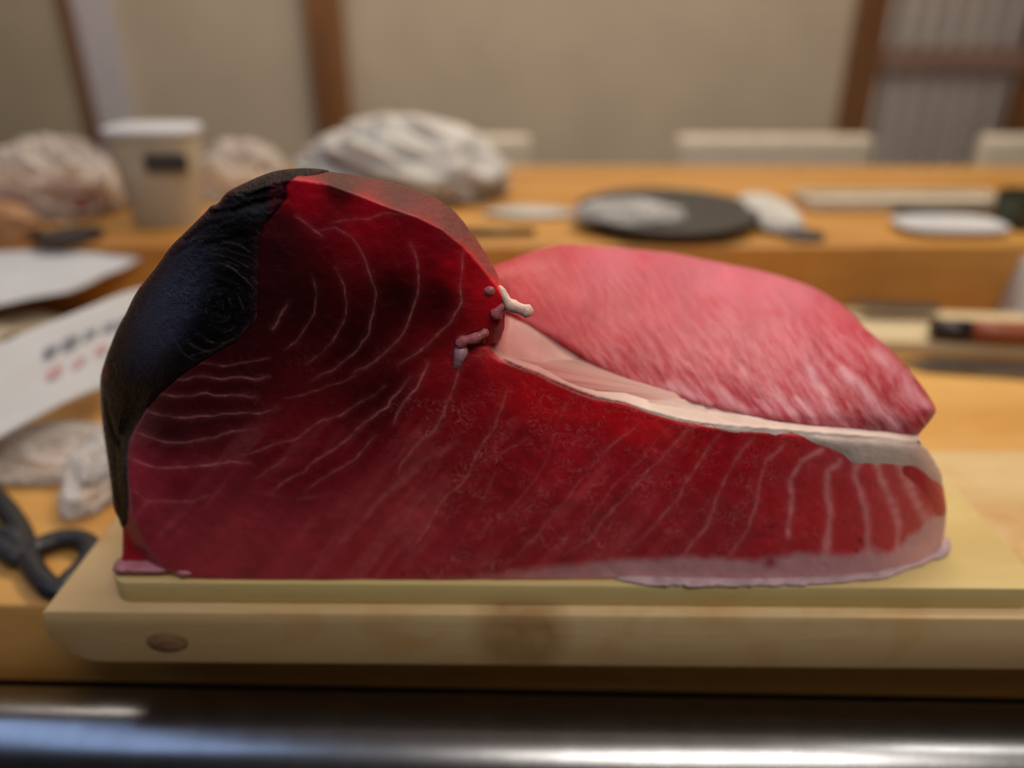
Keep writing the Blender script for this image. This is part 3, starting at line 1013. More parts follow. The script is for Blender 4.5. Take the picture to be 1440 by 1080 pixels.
def blood_place(x, y, dist, R):
    ed = sm(0, 4, dist)
    inner = (R <= 4)
    Rb = np.where(inner, 36, R)
    Y = base_depth(x, y, np.where(inner, 40, dist), Rb)
    # folds near the top and shallow rings of the muscle cone
    rr = np.hypot(x - 308, (y - 432) * 0.92)
    rings = np.sin(rr / 2.6 + 2.5 * fbm(x / 40, y / 40, 71, 2)) * np.exp(-(rr / 60) ** 2)
    Y = Y - 0.0011 * ed - 0.00022 * rings
    for pl, a, wd in (([(296, 300), (330, 296), (365, 284), (404, 278)], 0.0022, 5), ([(262, 338), (290, 318), (330, 305)], 0.0014, 4), ([(245, 360), (275, 340), (300, 322)], 0.0010, 4), ([(312, 290), (345, 277), (390, 262)], 0.0012, 4),
                      ([(290, 345), (325, 336), (356, 330)], 0.0008, 5), ([(148, 560), (160, 610), (176, 640)], 0.0012, 3)):
        d, al = seg_dist(x, y, pl)
        Y = Y + a * np.exp(-(d / wd) ** 2) * (1 - 0.5 * al)
    Y = Y - 0.0012 * (vnoise(x / 7, y / 3.5, 75) - 0.5) * sm(330, 270, y) - 0.0006 * (fbm(x / 10, y / 10, 77, 3) - 0.5)
    return pts_at_Y(x, y, Y) - TOFF


def blood_colour(x, y, dist):
    C = np.tile(np.array([0.0032, 0.0020, 0.0028]), (len(x), 1))
    # bluish sheen painted into the colour along the outside
    f = sm(0, 1, np.exp(-(((x - 225 - (460 - y) * 0.45) / 42) ** 2)) * np.exp(-(((y - 430) / 85) ** 2)))
    C = C * (1 - f[:, None]) + np.array([0.055, 0.064, 0.115]) * f[:, None]
    f = np.exp(-(((x - 370) / 42) ** 2) - ((y - 297) / 13) ** 2)
    C = C * (1 - f[:, None]) + np.array([0.030, 0.032, 0.045]) * f[:, None]
    # reddish upper edge
    f = 0.7 * np.exp(-(dist / 9) ** 2) * sm(520, 420, y) * sm(420, 330, x)
    C = C * (1 - f[:, None]) + np.array([0.055, 0.016, 0.022]) * f[:, None]
    f = sm(372, 385, x + 6 * (fbm(x / 9, y / 9, 81, 2) - .5)) * sm(248, 262, y)
    C = C * (1 - f[:, None]) + np.array([0.075, 0.012, 0.022]) * f[:, None]
    f = 0.8 * sm(7, 0, dist) * (x > 250) * vnoise(x / 4, y / 4, 86)
    C = C * (1 - f[:, None]) + np.array([0.05, 0.012, 0.022]) * f[:, None]
    # thin pale rings
    rr = np.hypot(x - 308, (y - 432) * 0.95) + 7 * (fbm(x / 30, y / 30, 83, 2) - 0.5)
    for r0 in (7, 19, 33, 47, 62, 78, 96, 116, 138, 160):
        g = sm(0.46, 0.75, vnoise(np.arctan2(y - 432, x - 308) * 3.2, rr * 0 + r0, 85))
        f = 0.24 * g * np.exp(-((rr - r0) / 1.2) ** 2) * sm(180, 40, rr)
        C = C * (1 - f[:, None]) + np.array([0.22, 0.15, 0.13]) * f[:, None]
    for pl in ([(282, 370), (310, 370), (332, 380), (356, 404)], [(312, 339), (335, 344), (352, 354)], [(295, 356), (325, 362), (350, 376)], [(320, 372), (345, 392), (360, 408)], [(146, 562), (158, 590), (172, 620)], [(270, 500), (300, 492), (330, 476)]):
        d, al = seg_dist(x + 4 * (fbm(x / 20, y / 20, 87, 2) - .5), y, pl)
        f = 0.22 * np.exp(-(d / 1.0) ** 2) * (0.4 + vnoise(x / 6, y / 6, 88))
        C = C * (1 - f[:, None]) + np.array([0.26, 0.20, 0.16]) * f[:, None]
    f = 0.9 * np.exp(-(((x - 148) / 4) ** 2) - ((y - 524) / 9) ** 2)
    C = C * (1 - f[:, None]) + np.array([0.20, 0.02, 0.03]) * f[:, None]
    f = 0.5 * sm(4, 0, dist) * (x > 176) * (y > 440)
    C = C * (1 - f[:, None]) + np.array([0.20, 0.10, 0.13]) * f[:, None]
    return np.concatenate([C, np.ones((len(x), 1))], 1)


bl = sheet('bloodline', OUT_BLOOD, 1.7, blood_place, blood_colour, M['blood'], tuna, flesh_back, (0.05, 0.15, 0.3, 0.5, 0.75, 1.0), zmin=0.0003)
bl['label'] = 'blackish bloodline muscle on the left of the cut face'

# the cavity floor: pale membrane running back from the lip
lipZ = pts_at_Y(LIP[:, 0], LIP[:, 1] + 1.0, face_Y(LIP[:, 0]))[:, 2]


def mem_Y(x, y):
    z = np.interp(x, LIP[:, 0], lipZ)
    ly = np.interp(x, LIP[:, 0], LIP[:, 1])
    z = z - 0.0035 * np.sin(np.clip((ly - y) / 60, 0, 1) * math.pi) - 0.004 * sm(720, 690, x)
    return pts_at_Z(x, y, z)


D_FLESH = smooth_poly(OUT_FLESH)
KD_FLESH = kdtree.KDTree(len(D_FLESH))
for _i, _p in enumerate(D_FLESH):
    KD_FLESH.insert((_p[0], _p[1], 0), _i)
KD_FLESH.balance()


def mem_place(x, y, dist, R):
    P = mem_Y(x, y)
    lo = np.interp(x, LIP[:, 0], LIP[:, 1])
    P[:, 2] += 0.0010 * (fbm(x / 80 + y / 40, y / 30, 91, 1) - 0.5) + 0.0004
    # below the lip it lies on the cut face
    right = sm(1240, 1300, x)
    dd = np.full(len(x), 99.0)
    RR = np.full(len(x), 10.0)
    for k in np.nonzero(y > lo - 30)[0]:
        co, q, d = KD_FLESH.find((x[k], y[k], 0))
        dd[k] = d
        RR[k] = D_FLESH[q, 2]
    Yf = base_depth(x, y, dd, RR) - 0.00045 * sm(0, 12, dist) + 0.0002 * sm(2, 0, dist)
    Q = pts_at_Y(x, y, Yf)
    k = sm(-5, 5, y - lo)[:, None]
    out = P * (1 - k) + Q * k
    return out - TOFF


def mem_colour(x, y, dist):
    k = sm(700, 940, x)[:, None]
    C = np.array([0.52, 0.215, 0.20]) * (1 - k) + np.array([0.84, 0.66, 0.57]) * k
    s = fbm(x / 60 + y / 30, y / 5 - x / 14, 93, 3)
    C = C * (0.80 + 0.24 * s[:, None])
    ly = np.interp(x, LIP[:, 0], LIP[:, 1])
    f = 0.5 * np.exp(-((ly - y) / 4.0) ** 2)[:, None] * (1 - k)
    C = C * (1 - f) + np.array([0.70, 0.40, 0.33]) * f
    f = (sm(8, 1, dist) * sm(870, 820, x) * (y > ly - 4) * (0.45 + 0.55 * vnoise(x / 3, y / 3, 95)))[:, None]
    C = C * (1 - f) + np.array([0.42, 0.035, 0.04]) * f
    f = 0.5 * sm(1260, 1315, x)[:, None]
    C = C * (1 - f) + np.array([0.50, 0.20, 0.2]) * f
    return np.concatenate([C, np.zeros((len(x), 1))], 1)


_b = [(p[0], p[1] + 4 * math.sin(p[0] / 9.0)) for p in [(880, 568), (920, 580), (967, 593), (1000, 601), (1030, 606), (1067, 609), (1090, 610), (1113, 612), (1147, 622), (1180, 639), (1200, 649), (1233, 656), (1265, 653), (1290, 662), (1308, 672)]]
OUT_MEM = [(p[0] - 1, p[1] + 4 + 1.5 * math.sin(p[0] / 5.0), 3) for p in LIP.tolist() if p[0] < 870] + [p + (3,) for p in _b] + [(1319, 680, 3), (1325, 678, 3), (1322, 663, 3), (1307, 637, 3), (1292, 619, 3), (1289, 606, 3), (1240, 592, 3), (1157, 580, 3), (1060, 562, 3), (1000, 545, 3), (910, 518, 3), (854, 492, 3), (793, 455, 3), (740, 425, 3), (690, 415, 3), (660, 440, 3), (664, 480, 3)]


def mem_back(P0, t):
    P = P0.copy()
    P[:, 2] -= 0.0025 * t
    P[:, 1] += 0.0012 * t
    return P


mb_ = sheet('membrane', OUT_MEM, 2.0, mem_place, mem_colour, M['membrane'], tuna, mem_back, (0.5, 1.0), hard=True)
mb_['label'] = 'pale pink membrane lining the hollow'

# the pink fatty belly behind
FLAP_LOW = np.array([(640, 440), (690, 430), (716, 441), (743, 459), (793, 487), (854, 525), (910, 548), (952, 561), (1007, 575), (1067, 588), (1113, 596), (1157, 603), (1200, 606), (1247, 613), (1287, 615), (1330, 618)], float)
_lowP = mem_Y(FLAP_LOW[:, 0], FLAP_LOW[:, 1])
FLAP_YB = _lowP[:, 1] - 0.003
_fx = np.linspace(600, 1340, 371)
_fy = np.convolve(np.pad(np.interp(_fx, FLAP_LOW[:, 0], FLAP_YB), 25, mode='edge'), np.ones(51) / 51, 'valid') - 0.0008
OUT_FLAP = [(640, 440, 10), (690, 430, 10), (716, 441, 10), (743, 459, 10), (793, 487, 12), (854, 525, 12), (910, 548, 11), (952, 561, 10), (1007, 575, 10), (1067, 588, 12), (1113, 596, 16), (1157, 603, 26), (1200, 607, 34), (1247, 613, 38), (1284, 614.5, 38),
            (1298, 604, 30), (1314, 583, 26), (1315, 572, 26), (1298, 545, 24), (1275, 516, 28), (1249, 488, 30), (1220, 464, 32), (1200, 442, 34), (1176, 423, 36), (1145, 405, 38), (1109, 392, 38), (1065, 380, 38), (1026, 372, 38), (1000, 367, 38),
            (946, 356, 38), (896, 351, 38), (854, 347, 38), (799, 344, 36), (777, 346, 34), (743, 355, 30), (710, 368, 26), (680, 378, 20), (640, 392, 14)]


def flap_place(x, y, dist, R):
    yb = np.interp(x, FLAP_LOW[:, 0], FLAP_LOW[:, 1])
    Yb = np.interp(x, _fx, _fy)
    up = np.maximum(yb - y, 0)
    Y = Yb + up / 2750.0 * (0.82 + 0.5 * np.clip(up / 170.0, 0, 1.3) ** 1.6)
    q = np.clip(1 - dist / np.maximum(R, 0.5), 0, 1)
    low = sm(0.45, 0.0, up / np.maximum(R, 1) - 0.4)
    roll = (R / 2500.0) * np.where(y < 470, 0.75, 1.0) * (1 - np.sqrt(1 - 0.97 * q * q))
    Y = Y + roll * (0.75 + 0.35 * sm(0.5, 1.5, up / np.maximum(R, 1)))
    # grain: ridges running down to the right, stronger near the cut end
    u = x * math.cos(0.95) + y * math.sin(0.95)
    v = -x * math.sin(0.95) + y * math.cos(0.95)
    g = sm(420, 560, y + 0.10 * (x - 900))
    Y = Y - 0.0017 * g * (fbm(v / 10 + 0.2 * fbm(x / 60, y / 60, 5, 2), u / 55, 101, 3) - 0.5) - 0.0025 * (fbm(x / 70, y / 60, 103, 2) - 0.5)
    return pts_at_Y(x, y, Y) - TOFF


FANCH = [((720, 400), (185, 62, 62)), ((780, 365), (196, 80, 84)), ((860, 370), (202, 112, 118)), ((1000, 385), (206, 125, 132)), ((1100, 410), (206, 128, 134)), ((850, 440), (188, 82, 84)), ((960, 440), (196, 90, 98)), ((1060, 470), (200, 100, 108)),
         ((1170, 470), (200, 92, 100)), ((820, 490), (184, 58, 62)), ((890, 530), (176, 46, 54)), ((1000, 520), (195, 88, 96)), ((1080, 550), (192, 82, 92)), ((1150, 520), (198, 100, 112)), ((1220, 540), (180, 50, 62)), ((1270, 580), (160, 34, 46)),
         ((1180, 585), (170, 44, 58)), ((1290, 560), (188, 76, 88)), ((1240, 600), (120, 20, 32)), ((1040, 575), (180, 62, 72)), ((1210, 470), (200, 96, 102))]
FX = np.array([a[0] for a in FANCH], float)
FC = np.array([lin(a[1]) for a in FANCH]) * np.array([1.10, 0.80, 0.97])


def flap_colour(x, y, dist):
    w_ = np.zeros(len(x))
    C = np.zeros((len(x), 3))
    for p, c in zip(FX, FC):
        k = 1.0 / ((x - p[0]) ** 2 + (y - p[1]) ** 2 + 600.0) ** 1.6
        w_ += k
        C += k[:, None] * c
    C /= w_[:, None]
    for sx_, sy_, r in ((1003, 425, 9), (1063, 443, 9), (1138, 450, 10), (905, 362, 8), (1095, 440, 8), (1150, 468, 7), (985, 455, 6)):
        f = 0.85 * np.exp(-((x - sx_) ** 2 / (r * 1.3) ** 2 + (y - sy_ - 0.3 * (x - sx_)) ** 2 / (r * 0.8) ** 2))
        C = C * (1 - f[:, None]) + np.array([0.62, 0.06, 0.10]) * f[:, None]
    # broad pale strands of fat at the cut end
    wx = x + 7 * (fbm(x / 22, y / 22, 111, 3) - 0.5)
    for pl, wd, st in (([(1185, 520), (1215, 548), (1240, 580), (1262, 600)], 7, .6), ([(1140, 520), (1160, 560), (1178, 590), (1190, 606)], 8, .6), ([(1230, 495), (1270, 530), (1300, 570)], 8, .5), ([(1080, 540), (1105, 570), (1122, 592)], 5, .5),
                       ([(1120, 560), (1140, 580), (1148, 594)], 5, .6), ([(1005, 545), (1030, 568), (1050, 582)], 7, .55), ([(940, 540), (965, 553), (995, 569)], 6, .55), ([(1045, 520), (1075, 560), (1090, 585)], 5, .4)):
        d, al = seg_dist(wx, y, pl)
        f = 1.2 * st * np.exp(-(d / wd) ** 2)
        C = C * (1 - f[:, None]) + np.array([0.78, 0.42, 0.46]) * f[:, None]
    A = 0.15 + 0.85 * sm(400, 530, y + 0.05 * (x - 900))
    return np.concatenate([C, A[:, None]], 1)


def flap_back(P0, t):
    P = P0.copy()
    low = P0[:, 2] - P0[:, 2].min()
    P[:, 1] = P0[:, 1] + 0.030 * t * np.clip(low / 0.04, 0.15, 1)
    P[:, 2] = P0[:, 2] - np.clip(low, 0, 1) * 0.55 * t ** 1.4 - 0.004 * t
    P[:, 0] = P0[:, 0] + (0.06 - P0[:, 0]) * 0.18 * t ** 1.5
    return P


fl = sheet('belly_flap', OUT_FLAP, 1.9, flap_place, flap_colour, M['belly'], tuna, flap_back, (0.06, 0.18, 0.35, 0.6, 1.0), zmin=0.001)
fl['label'] = 'pink fatty belly wall rising behind the hollow'


# skin under the block, showing as a ragged pale edge on the board
def skin_piece(pts, h, seed, label, tint):
    out = [(p[0], p[1], 3) for p in pts]

    def place(x, y, dist, R):
        jag = 4.0 * (fbm(x / 12, y / 12, seed, 3) - 0.5)
        q = np.clip(dist / 9, 0, 1)
        z = 0.0006 + h * np.sqrt(q * (2 - q)) + 0.0006 * (fbm(x / 8, y / 8, seed + 1, 2) - 0.5)
        P = pts_at_Z(x, y + jag, ZB + z)
        return P - TOFF

    def colour(x, y, dist):
        s = fbm(x / 14, y / 7, seed + 2, 3)[:, None]
        C = np.array(tint) * (0.7 + 0.6 * s)
        return np.concatenate([C, np.zeros((len(x), 1))], 1)

    def back(P0, t):
        P = P0.copy()
        P[:, 2] = P0[:, 2] * (1 - t) + 0.0002 * t
        P[:, 1] += 0.001 * t
        return P
    o = sheet('skin', out, 1.6, place, colour, M['skin'], tuna, back, (1.0,), hard=True)
    o['label'] = label
    return o


skin_piece([(862, 814), (885, 819), (913, 823), (980, 825), (1047, 825), (1147, 822.5), (1213, 817), (1250, 812), (1280, 801), (1313, 788), (1333, 779), (1337, 761), (1322, 752), (1290, 768), (1200, 797), (1050, 806), (900, 806)], 0.0016, 121, 'ragged pale skin edge under the belly', (0.54, 0.37, 0.38))
skin_piece([(159, 797), (160, 804), (176, 807), (233, 806), (256, 812), (272, 806), (246, 784), (200, 780), (170, 784)], 0.0055, 131, 'pinkish skin fold at the lower left', (0.52, 0.20, 0.23))


# tendon stubs around the notch
def tendon(pts, rad, label, mat):
    P = [aY(p[0], p[1], face_Y(np.array(float(p[0]))) + p[2]) - Vector(TOFF) for p in pts]
    pl = np.array([list(v) for v in P])
    S = smooth_poly(pl, False, 0.0015) if len(pl) > 2 else pl
    m = len(S)
    rr = list(np.interp(np.linspace(0, 1, m), np.linspace(0, 1, len(rad)), rad) / 2450.0)
    rr = [r * (1 + 0.18 * math.sin(i * 1.7)) for i, r in enumerate(rr)]
    S = [Vector(v) for v in S]
    d0 = (S[0] - S[1]).normalized()
    d1 = (S[-1] - S[-2]).normalized()
    S = [S[0] + d0 * rr[0] * 0.7] + S + [S[-1] + d1 * rr[-1] * 0.7]
    rr = [rr[0] * 0.45] + rr + [rr[-1] * 0.45]
    o = tube('tendon', S, rr, mat, tuna, 14)
    o['label'] = label
    return o


M['tendon'] = plain('ivory_tendon', (0.80, 0.55, 0.45), 0.35, var=0.15, scale=300, bump=0.0006, Subsurface_Weight=0.3, Subsurface_Scale=0.003)
M['tendon_red'] = plain('pink_tendon', (0.56, 0.15, 0.16), 0.35, var=0.2, scale=400, bump=0.0008, Subsurface_Weight=0.3, Subsurface_Scale=0.003)
tendon([(703, 404, 0.003), (710, 417, 0.001), (717, 428, -0.001), (728, 433, -0.002), (742, 438, -0.003)], [2.5, 4.5, 6, 6.5, 6.5], 'ivory tendon stub poking out to the right', M['tendon'])
tendon([(713, 430, 0.0006), (706, 433, 0.0004), (698, 441, 0.0006)], [4, 5, 7], 'pinkish tendon below the ivory stub', M['tendon_red'])
tendon([(687, 407, 0.0034), (689.5, 408, 0.0009)], [7.0, 6.0], 'round pink tendon end above the notch', M['tendon_red'])
tendon([(646, 486, 0.0014), (652, 479, 0.0004), (664, 477, 0.0), (675, 472, 0.0), (683, 467, 0.0008)], [5, 6, 5, 5, 4], 'pink sinew lying along the notch', M['tendon_red'])
tendon([(650, 489, 0.0018), (646, 503, 0.0010), (643, 514, 0.0022)], [6.5, 6.5, 5], 'mauve sinew end hanging under the notch', plain('mauve_tendon', (0.58, 0.28, 0.33), 0.35, var=0.2, scale=400, bump=0.0006))
tendon([(713, 542, 0.0016), (711, 552, 0.0018)], [4.5, 3.5], 'small mauve sinew end in the red face', M['tendon_red'])

# ------------------------------------------------------------------ things on the kitchen counter
# black scissors at the lower left
sc_ = empty('kitchen_scissors', aZ(30, 770, 0.0), 'black handled scissors lying on the counter, left of the boards', 'scissors')
sl = Vector(sc_.location)
def bow(pts, r, closed=True):
    P = [aZ(p[0], p[1], 0.007) - sl for p in pts]
    S = smooth_poly([list(v) for v in P], closed, 0.004)
    S = [Vector(v) for v in S]
    if closed:
        S.append(S[0].copy())
    return tube('handle', S, r, M['black_plastic'], sc_, 12, 0.8)
bow([(42, 778), (70, 762), (104, 757), (127, 768), (124, 790), (102, 812), (82, 830), (64, 820), (46, 798)], 0.0066)
bow([(-20, 690), (6, 712), (28, 745), (36, 775), (26, 785), (0, 770), (-30, 740)], 0.0066)
tube('shank', [aZ(34, 778, 0.007) - sl, aZ(20, 755, 0.007) - sl, aZ(-10, 750, 0.007) - sl, aZ(-60, 742, 0.007) - sl], [0.007, 0.0085, 0.007, 0.005], M['black_plastic'], sc_, 12, 0.7)
bl2 = [aZ(-50, 738, 0.0) - sl, aZ(-190, 700, 0.0) - sl, aZ(-52, 752, 0.0) - sl]
prism('blade', [(v.x, v.y) for v in bl2], 'z', 0.004, 0.0065, M['steel'], sc_)
pv = aZ(-40, 744, 0.0) - sl
lathe('pivot_screw', [(0, 0.012), (0.004, 0.0115), (0.005, 0.009), (0.005, 0.003), (0, 0.003)], M['steel'], sc_, 16, (pv.x, pv.y, 0))

# knives and the pale strip at the right
YK = 0.0
kb = empty('pale_wooden_slat', aZ(1400, 500, 0), 'pale wooden cutting board strip on the counter under the knife handle', 'cutting board')
kl = Vector(kb.location)
p0, p1 = aZ(1215, 497, 0.0), aZ(1560, 509, 0.0)
prism('strip_body', [(p0.x - kl.x, p0.y - kl.y), (p1.x - kl.x, p1.y - kl.y), (p1.x - kl.x, p1.y - kl.y + 0.085), (p0.x - kl.x, p0.y - kl.y + 0.085)], 'z', 0.0003, 0.014, M['cream_wood'], kb, bevel=0.002)

k2 = empty('steel_knife', aZ(1380, 522, 0), 'dull steel blade lying in front of the pale strip', 'knife')
l2 = Vector(k2.location)
pp = [aZ(1262, 512, 0), aZ(1300, 524, 0), aZ(1470, 536, 0), aZ(1475, 515, 0), aZ(1300, 509, 0)]
prism('blade', [(v.x - l2.x, v.y - l2.y - 0.002) for v in pp], 'z', 0.0003, 0.005, M['knife_steel'], k2)
hp = [(aZ(1472, 526, 0) - l2), (aZ(1600, 534, 0) - l2)]
tube('handle', [h + Vector((0, 0, 0.009)) for h in hp], 0.008, M['dark_wood'], k2, 14)

k1 = empty('wooden_handled_knife', aZ(1360, 470, 0.0145), 'knife with red brown wooden handle and dark ferrule, lying on the pale strip', 'knife')
l1 = Vector(k1.location)
def kp3(px, py, z):
    return aZ(px, py, z) - l1
Z1 = 0.0145 + 0.0105
tube('handle', [kp3(1362, 465, Z1), kp3(1400, 467, Z1), kp3(1470, 469, Z1), kp3(1540, 472, Z1)], [0.0100, 0.0105, 0.0105, 0.0095], M['handle'], k1, 16)
tube('ferrule', [kp3(1310, 462, Z1), kp3(1340, 464, Z1), kp3(1362, 465, Z1)], [0.0095, 0.0102, 0.0102], M['dark_wood'], k1, 16)
a_, b_, c_, d_ = kp3(1312, 459, 0), kp3(1312, 471, 0), kp3(1215, 469, 0), kp3(1180, 455, 0)
prism('blade', [(v.x, v.y) for v in (a_, b_, c_, d_)], 'z', Z1 - 0.0145 - 0.0015, Z1 - 0.0145 + 0.001, M['knife_steel'], k1)
bpy.context.view_layer.update()

# white bottle-like packet at the right edge
wb = empty('white_carton', aZ(1458, 462, 0), 'white carton cut off by the right edge, beside the knife handle', 'carton')
bm = bmesh.new()
for z, s in ((0.0003, 1.0), (0.062, 0.86), (0.075, 0.5), (0.085, 0.48)):
    pass
bm.free()
prism('carton_body', [(-0.019, 0.0003), (0.05, 0.0003), (0.05, 0.062), (-0.008, 0.062)], 'y', -0.012, 0.05, M['paper'], wb, bevel=0.002)
prism('folded_top', [(-0.008, 0.0622), (0.05, 0.0622), (0.05, 0.078), (-0.002, 0.078)], 'y', 0.012, 0.026, M['paper'], wb)


# papers at the left: big sheets resting on crumpled plastic
def paper(name, quad, hts, label, seed, nseg=26, cat='paper'):
    """sheet between four corners (pixel + height), gently wavy, 0.6 mm thick"""
    c = [aZ(q[0], q[1], h) for q, h in zip(quad, hts)]
    org = Vector((c[0].x, c[0].y, 0))
    e = empty(name, org, label, cat)
    bm = bmesh.new()
    g = []
    for i in range(nseg + 1):
        row = []
        for j in range(nseg + 1):
            u, v = i / nseg, j / nseg
            p = c[0] * (1 - u) * (1 - v) + c[1] * u * (1 - v) + c[2] * u * v + c[3] * (1 - u) * v
            dz = 0.010 * (float(fbm(np.array(u * 2.3), np.array(v * 2.3), seed, 2)) - 0.5) + 0.010 * math.sin(u * math.pi) * 0.6
            row.append(bm.verts.new(p - org + Vector((0, 0, dz))))
        g.append(row)
    for i in range(nseg):
        for j in range(nseg):
            bm.faces.new((g[i][j], g[i + 1][j], g[i + 1][j + 1], g[i][j + 1]))
    bmesh.ops.recalc_face_normals(bm, faces=bm.faces[:])
    me = bpy.data.meshes.new('sheet')
    bm.to_mesh(me)
    bm.free()
    o = link('sheet', me, M['paper'], e)
    s = o.modifiers.new('thick', 'SOLIDIFY')
    s.thickness = 0.0008
    s.offset = -1

    def onp(u, v):
        p = c[0] * (1 - u) * (1 - v) + c[1] * u * (1 - v) + c[2] * u * v + c[3] * (1 - u) * v
        dz = 0.010 * (float(fbm(np.array(u * 2.3), np.array(v * 2.3), seed, 2)) - 0.5) + 0.010 * math.sin(u * math.pi) * 0.6
        return p - org + Vector((0, 0, dz + 0.0009))
    return e, onp


pw, onp = paper('printed_paper', [(-150, 705), (160, 545), (205, 400), (-120, 545)], [0.030, 0.030, 0.075, 0.070], 'white printed paper with grey and faded red characters, left of the tuna', 5)
def strokes(name, segs, mat, wd=0.0045):
    bm = bmesh.new()
    for a, b in segs:
        P0, P1 = onp(*a), onp(*b)
        d = (P1 - P0).normalized()
        s = d.cross(Vector((0, -0.4, 0.9))).normalized() * wd / 2
        up = Vector((0, -0.0002, 0.0006))
        q = [P0 + s, P0 - s, P1 - s, P1 + s]
        lo = [bm.verts.new(v) for v in q]
        hi = [bm.verts.new(v + up) for v in q]
        bm.faces.new(hi)
        bm.faces.new(lo[::-1])
        for i in range(4):
            bm.faces.new((lo[i], lo[(i + 1) % 4], hi[(i + 1) % 4], hi[i]))
    bmesh.ops.recalc_face_normals(bm, faces=bm.faces[:])
    me = bpy.data.meshes.new(name)
    bm.to_mesh(me)
    bm.free()
    return link(name, me, mat, pw, smooth=False)
def glyph(u, v, k, s=0.05):
    sh = [[((0, 0), (0, 2)), ((-1, 1.6), (1, 1.6)), ((-1, .9), (1, .9)), ((-.9, 0), (.9, 0))],
          [((-1, 0), (-1, 2)), ((1, 0), (1, 2)), ((-1, 2), (1, 2)), ((-1, 1), (1, 1)), ((-1, 0), (1, 0))],
          [((-1, 1.7), (1, 1.7)), ((0, 2), (-.9, 0)), ((0, 1.2), (1, 0))],
          [((-.8, 2), (-.8, 0)), ((-.1, 1.8), (.9, 1.8)), ((.4, 1.8), (.4, 0)), ((-.1, .9), (.9, .9))]][k]
    return [((u + a[0] * s * 0.55, v + a[1] * s), (u + b[0] * s * 0.55, v + b[1] * s)) for a, b in sh]
strokes('printed_characters', glyph(.57, .60, 0) + glyph(.66, .60, 1) + glyph(.76, .60, 2) + glyph(.86, .60, 3) + glyph(.94, .60, 0), M['ink'])
strokes('red_characters', glyph(.62, .36, 1, .045) + glyph(.75, .33, 2, .045) + glyph(.86, .36, 3, .045), M['ink_red'])
p2, _ = paper('folded_white_paper', [(-160, 470), (95, 412), (218, 356), (-150, 362)], [0.045, 0.045, 0.062, 0.062], 'blank white folded paper behind the printed paper, left of the tuna', 9)

# crumpled clear film under the papers
f1 = crumple('plastic_wrap', (0.085, 0.032, 0.012), M['film'], None, 3, 0.5)
v = aZ(50, 650, 0.0)
f1.location = (v.x, v.y, 0.0005)
tag(f1, 'crumpled clear plastic wrap under the printed paper beside the bloodline', 'plastic wrap')
f2 = crumple('plastic_wrap', (0.018, 0.036, 0.020), M['film'], None, 8, 0.6)
v = aZ(146, 685, 0.0)
f2.location = (v.x, v.y, 0.0005)
tag(f2, 'small twist of clear plastic wrap between scissors and tuna', 'plastic wrap')
f3 = crumple('paper_bundle', (0.11, 0.075, 0.022), M['tan_wrap'], None, 12, 0.3)
v = aZ(0, 470, 0.0)
f3.location = (v.x - 0.03, v.y - 0.03, 0.0005)
tag(f3, 'tan crumpled wrapping under the folded white paper', 'wrapping paper')

# ------------------------------------------------------------------ things on the guest counter
# plastic bags
g0 = crumple('plastic_bag', (0.125, 0.07, 0.060), M['bag_white'], None, 21, 0.32)
v = aZ(552, 290, ZG)
g0.location = (v.x, v.y + 0.06, ZG + 0.0005)
tag(g0, 'heaped white plastic bag behind the top of the tuna', 'plastic bag')
b2 = empty('food_bag', aZ(85, 296, ZG), 'clear plastic bag with reddish packed food at the far left', 'plastic bag')
crumple('film', (0.075, 0.06, 0.055), M['film_pink'], b2, 31, 0.35)
crumple('packed_food', (0.04, 0.03, 0.024), M['red_content'], b2, 33, 0.2, loc=(0.02, -0.015, 0.003))
crumple('packed_food', (0.028, 0.03, 0.022), M['brown_pack'], b2, 35, 0.2, loc=(-0.035, -0.02, 0.003))
b3 = empty('brown_packet', aZ(5, 336, ZG), 'brown paper packet at the left edge beside the food bag', 'packet')
crumple('packet_body', (0.042, 0.020, 0.026), M['brown_pack'], b3, 37, 0.2, loc=(0, 0, 0.0005))
b4 = crumple('plastic_bag', (0.050, 0.05, 0.042), M['film_pink'], None, 41, 0.4)
v = aZ(322, 290, ZG)
b4.location = (v.x, v.y + 0.06, ZG + 0.0005)
tag(b4, 'crumpled clear bag between the labelled tub and the white heap', 'plastic bag')
tr = empty('dark_shade_disc', aZ(98, 336, ZG), 'low black disc standing in for shade under the front of the clear food bag', 'tray')  # dark disc added where only shade lies under the bag front
lathe('shade_disc', [(0, 0.0005), (0.026, 0.0005), (0.034, 0.005), (0.033, 0.0056), (0.025, 0.003), (0, 0.003)], M['black_plastic'], tr, 40)
# tub with a black label
t0 = empty('labelled_tub', aZ(240, 312, ZG), 'milky white tub with a black printed label, behind the bloodline', 'tub')
def sq_prof(name, prof, mat, parent, pw_=3.2, n=40):
    bm = bmesh.new()
    rings = []
    for r, ry, z in prof:
        ring = []
        for k in range(n):
            a = 2 * math.pi * k / n
            c_, s_ = math.cos(a), math.sin(a)
            ring.append(bm.verts.new((r * abs(c_) ** (2 / pw_) * (1 if c_ >= 0 else -1), ry * abs(s_) ** (2 / pw_) * (1 if s_ >= 0 else -1), z)))
        rings.append(ring)
    for a, b in zip(rings[:-1], rings[1:]):
        for k in range(n):
            bm.faces.new((a[k], a[(k + 1) % n], b[(k + 1) % n], b[k]))
    bm.faces.new(rings[0][::-1])
    bm.faces.new(rings[-1])
    bmesh.ops.recalc_face_normals(bm, faces=bm.faces[:])
    me = bpy.data.meshes.new(name)
    bm.to_mesh(me)
    bm.free()
    return shade(link(name, me, mat, parent))
sq_prof('tub_body', [(0.034, 0.026, 0.0005), (0.036, 0.028, 0.004), (0.046, 0.033, 0.092), (0.046, 0.033, 0.096)], M['tub'], t0)
